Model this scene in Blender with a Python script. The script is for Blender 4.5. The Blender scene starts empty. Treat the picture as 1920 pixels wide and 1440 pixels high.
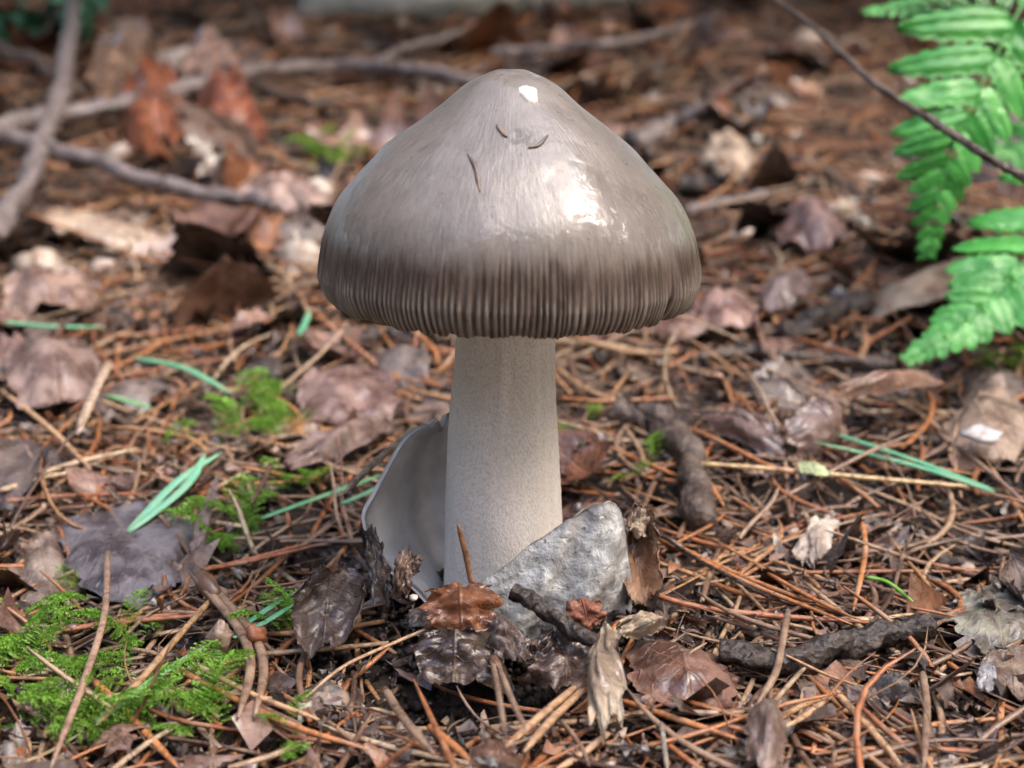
import bpy, math, random
import numpy as np
from mathutils import Vector, Matrix, Euler

# ---------------------------------------------------------------- camera, light
# everything below is written in centimetres and scaled to metres when linked
CM = 0.01
R = math.radians
sc = bpy.context.scene
COL = sc.collection
random.seed(11)
rng = np.random.default_rng(11)

CAM = np.array([0.0, -34.0, 15.0])
PITCH = R(15.0)
FPX = 960 / math.tan(R(19.0))          # focal length in pixels of the 1920 px wide picture
cd = bpy.data.cameras.new('camera')
cam = bpy.data.objects.new('camera', cd)
COL.objects.link(cam)
cam.location = CAM * CM
cam.rotation_euler = (math.pi / 2 - PITCH, 0, 0)
cd.sensor_width = 36
cd.lens = 18 / math.tan(R(19.0))
cd.clip_start = 0.01
cd.clip_end = 500
cd.dof.use_dof = True
cd.dof.focus_distance = 0.335
cd.dof.aperture_fstop = 12.5
sc.camera = cam

SUN_EL, SUN_AZ = R(50), R(62)          # azimuth measured from behind the camera towards the right
w = bpy.data.worlds.new('World')
sc.world = w
w.use_nodes = True
nt = w.node_tree
bg = nt.nodes['Background']
sky = nt.nodes.new('ShaderNodeTexSky')
sky.sky_type = 'NISHITA'
sky.sun_disc = False
sky.sun_elevation = SUN_EL
sky.sun_rotation = math.pi - SUN_AZ
sky.air_density = 1.0
sky.dust_density = 6.0
sky.ozone_density = 1.0
nt.links.new(sky.outputs[0], bg.inputs[0])
bg.inputs[1].default_value = 0.15

sd = bpy.data.lights.new('sun', 'SUN')
sd.energy = 0.7
sd.angle = R(75)
sd.color = (1.0, 0.95, 0.92)
so = bpy.data.objects.new('sun', sd)
COL.objects.link(so)
sdir = Vector((math.sin(SUN_AZ) * math.cos(SUN_EL), -math.cos(SUN_AZ) * math.cos(SUN_EL), math.sin(SUN_EL)))
so.rotation_euler = sdir.to_track_quat('Z', 'Y').to_euler()
so.location = sdir * 6

sc.view_settings.view_transform = 'Standard'
sc.view_settings.look = 'None'
sc.view_settings.gamma = 1
sc.view_settings.exposure = 2.25
sc.cycles.use_denoising = True
sc.cycles.max_bounces = 3
sc.cycles.diffuse_bounces = 2
sc.cycles.glossy_bounces = 2
sc.cycles.sample_clamp_indirect = 4

# ---------------------------------------------------------------- noise and ground height
def hash2(ix, iy, seed=0):
    n = (ix.astype(np.int64) * 374761393 + iy.astype(np.int64) * 668265263 + seed * 1274126177) & 0x7fffffff
    n = ((n ^ (n >> 13)) * 1274126177) & 0x7fffffff
    n = n ^ (n >> 16)
    return (n & 0xffff) / 65535.0

def vnoise(x, y, seed=0):
    x = np.asarray(x, float); y = np.asarray(y, float)
    ix = np.floor(x); iy = np.floor(y)
    fx = x - ix; fy = y - iy
    fx = fx * fx * (3 - 2 * fx); fy = fy * fy * (3 - 2 * fy)
    a = hash2(ix, iy, seed); b = hash2(ix + 1, iy, seed)
    c = hash2(ix, iy + 1, seed); d = hash2(ix + 1, iy + 1, seed)
    return (a + (b - a) * fx) * (1 - fy) + (c + (d - c) * fx) * fy - 0.5

def sstep(a, b, x):
    t = np.clip((np.asarray(x, float) - a) / (b - a), 0, 1)
    return t * t * (3 - 2 * t)

def H(x, y):
    x = np.asarray(x, float); y = np.asarray(y, float)
    r = np.hypot(x, y)
    s = 0.14 * np.maximum(y - 3, 0)
    s = np.where(y > 300, 41.6 + 0.02 * (y - 300), s)
    z = s + 1.0 * vnoise(x / 7, y / 7, 1) + 0.5 * vnoise(x / 2.6, y / 2.6, 2)
    z += (0.035 * np.clip(y - 10, 0, 120)) * vnoise(x / 16, y / 16, 3)
    near = 1 - sstep(3.5, 8, r)
    z = z * (1 - 0.7 * near) + 0.75 * np.exp(-(r / 3.6) ** 2)
    z -= 1.9 * np.exp(-(((x + 0.6) / 2.5) ** 2 + ((y + 4.5) / 1.3) ** 2))
    return z

CP, SP = math.cos(PITCH), math.sin(PITCH)
def ray(px, py):
    dx = (px - 960) / FPX; dv = (720 - py) / FPX
    return np.array([dx, CP + dv * SP, -SP + dv * CP])

def P(px, py, y):                       # the point on that line of sight at depth y (cm)
    d = ray(px, py)
    t = (y - CAM[1]) / d[1]
    return CAM + d * t

TT = np.r_[np.arange(14, 60, 0.08), np.arange(60, 260, 0.3)]
def G(px, py, lift=0.0):                # where that line of sight meets the ground
    d = ray(px, py)
    p = CAM + d * TT[:, None]
    hit = np.where(p[:, 2] <= H(p[:, 0], p[:, 1]) + lift)[0]
    return p[hit[0]] if len(hit) else p[-1]

def project(p):                         # cm -> px, py, depth ; vectorised
    q = np.asarray(p, float) - CAM
    dep = q[..., 1] * CP - q[..., 2] * SP
    v = q[..., 1] * SP + q[..., 2] * CP
    return 960 + FPX * q[..., 0] / dep, 720 - FPX * v / dep, dep

# ---------------------------------------------------------------- mesh helpers
def mesh(name, V, F, mat=None, smooth=True, uv=None, attrs=None, colors=None):
    V = np.asarray(V, np.float64) * CM
    me = bpy.data.meshes.new(name)
    if isinstance(F, np.ndarray):
        k = F.shape[1]; n = len(F)
        me.vertices.add(len(V)); me.vertices.foreach_set('co', V.astype(np.float32).ravel())
        me.loops.add(n * k); me.loops.foreach_set('vertex_index', F.astype(np.int32).ravel())
        me.polygons.add(n)
        me.polygons.foreach_set('loop_start', np.arange(0, n * k, k, dtype=np.int32))
        me.update(calc_edges=True)
        me.validate()
    else:
        me.from_pydata([tuple(v) for v in V], [], [tuple(int(i) for i in f) for f in F])
    if smooth:
        me.polygons.foreach_set('use_smooth', [True] * len(me.polygons))
    if uv is not None:
        ul = me.uv_layers.new(name='uv')
        idx = np.empty(len(me.loops), np.int32); me.loops.foreach_get('vertex_index', idx)
        ul.data.foreach_set('uv', np.asarray(uv, np.float32)[idx].ravel())
    for k, a in (attrs or {}).items():
        at = me.attributes.new(k, 'FLOAT', 'POINT'); at.data.foreach_set('value', np.asarray(a, np.float32))
    if colors is not None:
        at = me.attributes.new('tint', 'FLOAT_COLOR', 'POINT')
        c = np.ones((len(V), 4), np.float32); c[:, :3] = colors
        at.data.foreach_set('color', c.ravel())
    if mat:
        me.materials.append(mat)
    return me

def obj(name, me, parent=None, loc=(0, 0, 0), rot=(0, 0, 0), scale=1.0, color=None):
    o = bpy.data.objects.new(name, me)
    COL.objects.link(o)
    o.location = np.asarray(loc, float) * CM
    o.rotation_euler = rot
    o.scale = (scale,) * 3 if np.isscalar(scale) else scale
    if color is not None:
        o.color = (*color, 1)
    if parent:
        o.parent = parent
    return o

def tag(o, label, cat=None, group=None, kind=None):
    o['label'] = label
    if cat: o['category'] = cat
    if group: o['group'] = group
    if kind: o['kind'] = kind
    return o

def empty(name, loc=(0, 0, 0)):
    o = bpy.data.objects.new(name, None); COL.objects.link(o)
    o.location = np.asarray(loc, float) * CM
    o.empty_display_size = 0.01
    return o

def gridF(nu, nv, closed_v=False):
    i = np.arange(nu - 1)[:, None]; j = np.arange(nv if closed_v else nv - 1)[None, :]
    a = i * nv + j; b = i * nv + (j + 1) % nv
    c = (i + 1) * nv + (j + 1) % nv; d = (i + 1) * nv + j
    return np.stack([a, b, c, d], -1).reshape(-1, 4)

def catmull(pts, n):
    pts = np.asarray(pts, float)
    if len(pts) == 2:
        t = np.linspace(0, 1, n)[:, None]
        return pts[0] * (1 - t) + pts[1] * t
    Q = np.vstack([2 * pts[0] - pts[1], pts, 2 * pts[-1] - pts[-2]])
    m = len(pts) - 1
    out = []
    for s in np.linspace(0, m - 1e-6, n):
        i = int(s); t = s - i
        p0, p1, p2, p3 = Q[i], Q[i + 1], Q[i + 2], Q[i + 3]
        out.append(0.5 * ((2 * p1) + (-p0 + p2) * t + (2 * p0 - 5 * p1 + 4 * p2 - p3) * t * t + (-p0 + 3 * p1 - 3 * p2 + p3) * t ** 3))
    return np.array(out)

def tube(path, rad, k=6, flat=1.0, up=(0, 0, 1), rough=0.0, seed=0):
    """closed tapered tube along path; returns V, F(list), uv"""
    path = np.asarray(path, float); n = len(path)
    T = np.gradient(path, axis=0); T /= np.linalg.norm(T, axis=1)[:, None] + 1e-9
    up = np.asarray(up, float)
    A = np.cross(T, up)
    bad = np.linalg.norm(A, axis=1) < 0.05
    A[bad] = np.cross(T[bad], np.array([1.0, 0.13, 0]))
    A /= np.linalg.norm(A, axis=1)[:, None]
    B = np.cross(A, T)
    th = np.linspace(0, 2 * math.pi, k, endpoint=False)
    rad = np.broadcast_to(np.asarray(rad, float), (n,))
    rr = rad[:, None] * np.ones((1, k))
    if rough:
        L = np.concatenate([[0], np.cumsum(np.linalg.norm(np.diff(path, axis=0), axis=1))])
        rr = rr * (1 + rough * (2 * vnoise(L[:, None] / (rad.mean() * 1.6) + seed * 7.3, th[None, :] * 1.6, seed)
                               + 1.2 * vnoise(L[:, None] / (rad.mean() * 0.6), th[None, :] * 3.2, seed + 5)))
    V = path[:, None, :] + rr[..., None] * (np.cos(th)[None, :, None] * A[:, None, :] + flat * np.sin(th)[None, :, None] * B[:, None, :])
    V = V.reshape(-1, 3)
    F = [tuple(f) for f in gridF(n, k, True)]
    F.append(tuple(range(k))[::-1]); F.append(tuple((n - 1) * k + i for i in range(k)))
    uv = np.stack([np.repeat(np.linspace(0, 1, n), k), np.tile(np.arange(k) / k, n)], -1)
    return V, F, uv

# ---------------------------------------------------------------- material helpers
class NT:
    def __init__(s, name):
        s.m = bpy.data.materials.new(name); s.m.use_nodes = True
        s.t = s.m.node_tree; s.b = s.t.nodes['Principled BSDF']
    def n(s, typ, **kw):
        o = s.t.nodes.new('ShaderNode' + typ)
        for k, v in kw.items(): setattr(o, k, v)
        return o
    def L(s, a, b): s.t.links.new(a, b)
    def val(s, sock, v):
        if hasattr(v, 'links') or hasattr(v, 'is_linked'): s.L(v, sock)
        else: sock.default_value = v
    def math(s, op, a, b=0.0, c=0.0, clamp=False):
        o = s.n('Math', operation=op, use_clamp=clamp)
        s.val(o.inputs[0], a); s.val(o.inputs[1], b); s.val(o.inputs[2], c)
        return o.outputs[0]
    def mix(s, f, a, b, blend='MIX'):
        o = s.n('Mix', data_type='RGBA', blend_type=blend)
        s.val(o.inputs[0], f)
        for sock, v in ((o.inputs[6], a), (o.inputs[7], b)):
            if isinstance(v, tuple): sock.default_value = (*v[:3], 1)
            else: s.L(v, sock)
        return o.outputs[2]
    def mr(s, v, a, b, c=0.0, d=1.0, smooth=True):
        o = s.n('MapRange', interpolation_type='SMOOTHSTEP' if smooth else 'LINEAR')
        s.val(o.inputs[0], v)
        for i, q in enumerate((a, b, c, d)): s.val(o.inputs[i + 1], q)
        return o.outputs[0]
    def coords(s, rand=True, scale=(1, 1, 1)):
        """object coordinates in centimetres, shifted per object"""
        tc = s.n('TexCoord'); mp = s.n('Mapping')
        mp.inputs['Scale'].default_value = tuple(100 * q for q in scale)
        s.L(tc.outputs['Object'], mp.inputs[0])
        if not rand: return mp.outputs[0]
        oi = s.n('ObjectInfo'); va = s.n('VectorMath', operation='ADD')
        mu = s.math('MULTIPLY', oi.outputs['Random'], 37.0)
        s.L(mp.outputs[0], va.inputs[0]); s.L(mu, va.inputs[1])
        return va.outputs[0]
    def noise(s, co, scale, detail=3.0, rough=0.55, dist=0.0, out=0):
        o = s.n('TexNoise')
        if co is not None: s.L(co, o.inputs['Vector'])
        o.inputs['Scale'].default_value = scale; o.inputs['Detail'].default_value = detail
        o.inputs['Roughness'].default_value = rough; o.inputs['Distortion'].default_value = dist
        return o.outputs[out]
    def voro(s, co, scale, feature='F1'):
        o = s.n('TexVoronoi', feature=feature)
        s.L(co, o.inputs['Vector']); o.inputs['Scale'].default_value = scale
        return o.outputs[0]
    def uv(s, sx=1, sy=1):
        u = s.n('UVMap', uv_map='uv'); mp = s.n('Mapping')
        mp.inputs['Scale'].default_value = (sx, sy, 1)
        s.L(u.outputs[0], mp.inputs[0])
        return mp.outputs[0]
    def attr(s, name, out='Fac'):
        a = s.n('Attribute', attribute_name=name); return a.outputs[out]
    def objcol(s): return s.n('ObjectInfo').outputs['Color']
    def objrand(s): return s.n('ObjectInfo').outputs['Random']
    def bump(s, h, strength=0.6, dist=0.05, prev=None):
        o = s.n('Bump'); o.inputs['Strength'].default_value = strength
        o.inputs['Distance'].default_value = dist * CM
        s.L(h, o.inputs['Height'])
        if prev is not None: s.L(prev, o.inputs['Normal'])
        return o.outputs[0]
    def set(s, **kw):
        names = dict(color='Base Color', rough='Roughness', spec='Specular IOR Level', normal='Normal', coat='Coat Weight',
                     coatr='Coat Roughness', coatn='Coat Normal', sss='Subsurface Weight', sheen='Sheen Weight', trans='Transmission Weight')
        for k, v in kw.items():
            sock = s.b.inputs[names[k]]
            if isinstance(v, tuple): sock.default_value = (*v, 1)
            else: s.val(sock, v)
        return s.m

def needle_mat(name, use_attr):
    m = NT(name)
    base = m.attr('tint', 'Color') if use_attr else m.objcol()
    u = m.coords(rand=not use_attr)
    n1 = m.noise(u, 5.0, 3); n2 = m.noise(u, 1.3, 2)
    c = m.mix(m.mr(n1, 0.42, 0.62), base, m.mix(0.55, base, (0.10, 0.045, 0.025)))
    c = m.mix(m.mr(n2, 0.5, 0.68, 0, 0.45), c, (0.42, 0.29, 0.19))
    dark = m.mr(m.noise(u, 9.0, 2), 0.66, 0.7)
    c = m.mix(dark, c, (0.04, 0.02, 0.015))
    if use_attr:
        return m.set(color=c, rough=0.36, spec=0.5)
    nm = m.bump(m.noise(u, 22, 2), 0.35, 0.02)
    return m.set(color=c, rough=m.mr(n2, 0.3, 0.7, 0.22, 0.5), spec=0.5, normal=nm)

def leaf_mat(name, use_attr=False):
    m = NT(name)
    base = m.attr('tint', 'Color') if use_attr else m.objcol()
    co = m.coords(rand=not use_attr)
    n1 = m.noise(co, 0.9, 4); n2 = m.noise(co, 3.5, 4); n3 = m.noise(co, 12, 3)
    dk = m.mix(1.0, base, (0.42, 0.36, 0.36), 'MULTIPLY')
    c = m.mix(m.mr(n1, 0.38, 0.64), dk, base)
    c = m.mix(m.mr(n2, 0.52, 0.75, 0, 0.6), c, m.mix(0.5, base, (0.42, 0.33, 0.26)))
    c = m.mix(m.mr(n3, 0.6, 0.72, 0, 0.7), c, (0.035, 0.022, 0.016))
    hgt = n2
    if not use_attr:
        uvn = m.n('UVMap', uv_map='uv'); sp = m.n('SeparateXYZ'); m.L(uvn.outputs[0], sp.inputs[0])
        av = m.math('ABSOLUTE', m.math('SUBTRACT', sp.outputs[1], 0.5))
        mid = m.mr(av, 0.0, 0.035, 1, 0)
        ph = m.math('MULTIPLY', m.math('SUBTRACT', sp.outputs[0], m.math('MULTIPLY', av, 0.55)), 9.0)
        fr = m.math('ABSOLUTE', m.math('SUBTRACT', m.math('FRACT', ph), 0.5))
        side = m.mr(fr, 0.0, 0.09, 1, 0)
        vein = m.math('MAXIMUM', mid, m.math('MULTIPLY', side, 0.6))
        c = m.mix(m.math('MULTIPLY', vein, 0.4), c, m.mix(0.4, base, (0.30, 0.2, 0.13)))
        hgt = m.math('ADD', n2, m.math('MULTIPLY', vein, 0.55))
    nm = m.bump(hgt, 0.7, 0.09); nm = m.bump(n3, 0.5, 0.035, nm)
    return m.set(color=c, rough=m.mr(n1, 0.35, 0.65, 0.2, 0.55), spec=0.55, normal=nm, coat=m.mr(n1, 0.45, 0.6, 0.5, 0.0), coatr=0.15)

def bark_mat(name, a, b, c3, scale=1.0):
    m = NT(name)
    co = m.coords()
    n1 = m.noise(co, 1.6 * scale, 5, 0.65); n2 = m.noise(co, 7 * scale, 4, 0.6)
    v = m.voro(co, 4.5 * scale)
    c = m.mix(m.mr(n1, 0.35, 0.65), a, b)
    c = m.mix(m.mr(n2, 0.58, 0.75), c, c3)
    nm = m.bump(v, 0.6, 0.12); nm = m.bump(n2, 0.7, 0.06, nm)
    return m.set(color=c, rough=m.mr(n2, 0.3, 0.7, 0.3, 0.7), normal=nm)

M = {}
M['needle'] = needle_mat('dead_pine_needle', False)
M['needle_mass'] = needle_mat('dead_pine_needle_mass', True)
M['leaf'] = leaf_mat('dead_leaf')
M['crumb'] = leaf_mat('leaf_crumbs', True)
M['bark_dark'] = bark_mat('dark_wet_bark', (0.022, 0.016, 0.014), (0.06, 0.043, 0.036), (0.16, 0.13, 0.11), 1.3)
M['bark_grey'] = bark_mat('grey_bark', (0.11, 0.085, 0.08), (0.22, 0.185, 0.18), (0.06, 0.042, 0.038), 0.8)
M['bark_brown'] = bark_mat('brown_bark', (0.055, 0.038, 0.03), (0.13, 0.095, 0.075), (0.03, 0.02, 0.016), 1.0)
M['log'] = bark_mat('weathered_log_wood', (0.11, 0.115, 0.10), (0.21, 0.205, 0.19), (0.04, 0.05, 0.035), 0.35)

m = NT('forest_soil')
co = m.coords(False)
n1 = m.noise(co, 0.25, 5); n2 = m.noise(co, 2.2, 5, 0.65); v = m.voro(co, 3.0)
c = m.mix(m.mr(n1, 0.35, 0.65), (0.020, 0.013, 0.010), (0.055, 0.035, 0.025))
c = m.mix(m.mr(n2, 0.55, 0.75), c, (0.11, 0.075, 0.052))
M['soil'] = m.set(color=c, rough=0.7, normal=m.bump(n2, 0.9, 0.3, m.bump(v, 0.6, 0.25)))

m = NT('soil_crumb')
co = m.coords(False); n = m.noise(co, 5, 4)
M['soil_crumb'] = m.set(color=m.mix(m.mr(n, 0.4, 0.7), (0.016, 0.011, 0.009), (0.065, 0.044, 0.034)), rough=0.6, normal=m.bump(n, 0.8, 0.1))

m = NT('green_blade')
co = m.coords(); base = m.objcol(); n = m.noise(co, 1.2, 3); n2 = m.noise(co, 14, 2)
c = m.mix(m.mr(n, 0.4, 0.7), base, m.mix(0.5, base, (0.30, 0.42, 0.24)))
M['blade'] = m.set(color=c, rough=0.32, normal=m.bump(n2, 0.3, 0.02), sss=0.0)

m = NT('moss_leaf')
co = m.coords(); n = m.noise(co, 1.0, 2); n2 = m.noise(co, 6.0, 2)
c = m.mix(m.mr(n, 0.35, 0.65), (0.12, 0.28, 0.025), (0.27, 0.50, 0.07))
c = m.mix(m.mr(n2, 0.6, 0.8, 0, 0.6), c, (0.36, 0.52, 0.14))
M['moss'] = m.set(color=c, rough=0.42, spec=0.4)
tr = m.n('BsdfTranslucent'); m.L(c, tr.inputs[0]); mx = m.n('MixShader'); mx.inputs[0].default_value = 0.3
out = m.t.nodes['Material Output']
m.L(m.b.outputs[0], mx.inputs[1]); m.L(tr.outputs[0], mx.inputs[2]); m.L(mx.outputs[0], out.inputs[0])

m = NT('fern_leaflet')
co = m.coords(); n = m.noise(co, 1.3, 3); n2 = m.noise(co, 5, 2); dr = m.voro(co, 3.2)
c = m.mix(m.mr(n, 0.35, 0.65), (0.045, 0.29, 0.045), (0.11, 0.45, 0.085))
c = m.mix(m.mr(n2, 0.6, 0.8, 0, 0.4), c, (0.22, 0.52, 0.2))
drop = m.mr(dr, 0.10, 0.2, 1, 0)
nm = m.bump(drop, 0.8, 0.12, m.bump(n2, 0.4, 0.08))
M['fern'] = m.set(color=c, rough=m.mr(drop, 0, 1, 0.34, 0.06), spec=0.5, normal=nm, coat=0.12, coatr=0.18)
tr = m.n('BsdfTranslucent'); m.L(c, tr.inputs[0]); mx = m.n('MixShader'); mx.inputs[0].default_value = 0.25
out = m.t.nodes['Material Output']
m.L(m.b.outputs[0], mx.inputs[1]); m.L(tr.outputs[0], mx.inputs[2]); m.L(mx.outputs[0], out.inputs[0])

m = NT('canopy_leaf')
co = m.coords(False); n = m.noise(co, 0.05, 2)
M['canopy'] = m.set(color=m.mix(n, (0.045, 0.055, 0.03), (0.08, 0.095, 0.05)), rough=0.5)

m = NT('pale_scrap')
co = m.coords(); n = m.noise(co, 2, 4)
M['pale'] = m.set(color=m.mix(m.mr(n, 0.4, 0.65), m.objcol(), (0.30, 0.22, 0.17)), rough=0.4, normal=m.bump(n, 0.6, 0.2))

# ---- mushroom materials
m = NT('mushroom_cap_skin')
hh = m.attr('hgt'); rd = m.attr('ridge'); flm = m.attr('wet')
fib = m.noise(m.uv(300, 16), 1.0, 3, 0.6); fib2 = m.noise(m.uv(110, 8), 1.0, 3, 0.6)
co = m.coords(False); big = m.noise(co, 0.7, 4); fine = m.noise(co, 9, 3); mott = m.noise(co, 2.6, 4)
up = m.mix(m.mr(fib, 0.30, 0.70), (0.150, 0.124, 0.106), (0.215, 0.182, 0.158))
up = m.mix(m.mr(big, 0.4, 0.65, 0, 0.45), up, (0.25, 0.217, 0.190))
stn = m.attr('stain')
up = m.mix(m.mr(m.math('MULTIPLY', stn, m.mr(mott, 0.3, 0.6)), 0.1, 0.6, 0, 0.8), up, (0.055, 0.042, 0.032))
brown = m.mix(m.mr(fib2, 0.32, 0.68), (0.058, 0.038, 0.029), (0.115, 0.080, 0.062))
wob = m.math('ADD', hh, m.math('MULTIPLY', m.math('SUBTRACT', fib2, 0.5), 0.7))
c = m.mix(m.mr(wob, 1.2, 2.1), brown, up)  # paler upper cap: part of the sky sheen is put into this colour
rid = m.mix(m.mr(fib2, 0.3, 0.7), (0.215, 0.178, 0.148), (0.345, 0.298, 0.255))
gro = m.mix(m.mr(mott, 0.35, 0.65), (0.060, 0.042, 0.034), (0.12, 0.090, 0.070))
st = m.mix(m.mr(rd, 0.25, 0.85), gro, rid)
c = m.mix(m.mr(m.math('ADD', hh, m.math('MULTIPLY', m.math('SUBTRACT', mott, 0.5), 0.8)), 0.35, 1.15), st, c)
c = m.mix(m.mr(fine, 0.64, 0.74, 0, 0.5), c, (0.05, 0.035, 0.028))
ragn = m.noise(co, 2.6, 5, 0.65, 0.8)
vd = m.n('TexVoronoi', feature='F1'); m.L(co, vd.inputs['Vector']); vd.inputs['Scale'].default_value = 3.6
sepc = m.n('SeparateXYZ'); m.L(vd.outputs['Color'], sepc.inputs[0])
drop = m.math('MULTIPLY', m.mr(vd.outputs['Distance'], 0.16, 0.24, 1, 0), m.math('MULTIPLY', m.math('GREATER_THAN', sepc.outputs[0], 0.62), m.mr(hh, 1.3, 1.8)))
film = m.math('MAXIMUM', m.mr(m.math('ADD', flm, m.math('MULTIPLY', m.math('SUBTRACT', ragn, 0.5), 2.4)), 0.42, 0.48), m.math('MULTIPLY', drop, m.mr(mott, 0.42, 0.5)))
nofilm = m.math('SUBTRACT', 1.0, film)
hn = m.math('ADD', m.math('MULTIPLY', fib, 0.35), m.math('MULTIPLY', fine, 0.12))
nm = m.bump(hn, 0.5, 0.05)
rip = m.math('ADD', m.noise(co, 2.0, 3, 0.5, 0.6), m.math('MULTIPLY', drop, 0.25))
cn = m.bump(rip, 0.45, 0.16, m.bump(film, 0.6, 0.05, m.bump(m.math('MULTIPLY', m.math('ADD', hn, m.math('MULTIPLY', mott, 0.6)), nofilm), 0.6, 0.06)))
up_h = m.mr(wob, 1.3, 2.0)
m.b.inputs['Coat IOR'].default_value = 1.38
M['cap'] = m.set(color=c, rough=m.mr(up_h, 0, 1, 0.52, 0.34), spec=0.42, normal=nm,
                 coat=m.math('MAXIMUM', m.math('MULTIPLY', up_h, 0.9), film), coatr=m.mix(film, (0.34, 0.34, 0.34), (0.045, 0.045, 0.045)), coatn=cn)

m = NT('mushroom_flesh_white')
co = m.coords(False); n = m.noise(co, 8, 3)
M['flesh'] = m.set(color=m.mix(n, (0.72, 0.69, 0.60), (0.86, 0.85, 0.80)), rough=0.5, normal=m.bump(n, 0.5, 0.05))

m = NT('mushroom_stem_skin')
co = m.coords(False); n1 = m.noise(co, 7.5, 4, 0.6); n2 = m.noise(co, 0.9, 3)
stre = m.n('Mapping'); stre.inputs['Scale'].default_value = (1, 1, 0.7); m.L(co, stre.inputs[0])
n3 = m.noise(stre.outputs[0], 19, 3, 0.6)
c = m.mix(m.mr(n3, 0.33, 0.60), (0.76, 0.68, 0.62), (0.93, 0.88, 0.835))
c = m.mix(m.mr(n2, 0.4, 0.65, 0, 0.35), c, (0.80, 0.735, 0.66))
nm = m.bump(n3, 0.6, 0.04, m.bump(n1, 0.3, 0.04))
M['stem'] = m.set(color=c, rough=0.62, spec=0.3, normal=nm, sss=0.2)
m.b.inputs['Subsurface Radius'].default_value = (1.0, 0.85, 0.7)
m.b.inputs['Subsurface Scale'].default_value = 0.0015

m = NT('volva_inside')
co = m.coords(False); n1 = m.noise(co, 1.2, 4); n2 = m.noise(co, 6, 3)
c = m.mix(m.mr(n1, 0.35, 0.65), (0.55, 0.525, 0.52), (0.72, 0.70, 0.70))
M['volva_in'] = m.set(color=c, rough=0.42, normal=m.bump(n1, 0.4, 0.1, m.bump(n2, 0.2, 0.03)))

m = NT('volva_outside')
co = m.coords(False); n1 = m.noise(co, 2.1, 5, 0.6, 0.25); n2 = m.noise(co, 9, 3)
c = m.mix(m.mr(n1, 0.38, 0.62), (0.33, 0.33, 0.33), (0.64, 0.645, 0.645))
c = m.mix(m.mr(n2, 0.62, 0.7, 0, 0.8), c, (0.10, 0.085, 0.075))
c = m.mix(m.mr(m.noise(co, 4.3, 2), 0.66, 0.72), c, (0.85, 0.84, 0.80))
M['volva_out'] = m.set(color=c, rough=0.33, normal=m.bump(n1, 0.7, 0.2, m.bump(n2, 0.3, 0.04)))

m.b.inputs['Subsurface Radius'].default_value = (1.0, 0.95, 0.9); m.b.inputs['Subsurface Weight'].default_value = 0.25; m.b.inputs['Subsurface Scale'].default_value = 0.002
m = NT('mushroom_gill')
M['gill'] = m.set(color=(0.70, 0.66, 0.60), rough=0.6)

# ---------------------------------------------------------------- ground sheet
def graded(a, b, fine, lo, hi):
    """coordinates dense in [a,b], growing outside up to lo / hi"""
    xs = list(np.arange(a, b + fine / 2, fine))
    s = fine
    while xs[-1] < hi:
        s *= 1.16; xs.append(xs[-1] + s)
    s = fine
    while xs[0] > lo:
        s *= 1.16; xs.insert(0, xs[0] - s)
    return np.array(xs)
gx = graded(-22, 22, 0.4, -6000, 6000); gy = graded(-14, 50, 0.4, -6000, 6000)
X, Y = np.meshgrid(gx, gy, indexing='ij')
Z = H(X, Y) - 0.15
me = mesh('forest_floor', np.stack([X, Y, Z], -1).reshape(-1, 3), gridF(len(gx), len(gy))[:, ::-1].copy(), M['soil'])
fl = obj('forest_floor', me)
tag(fl, 'dark damp soil of the forest floor under the leaf litter', kind='structure')

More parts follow.
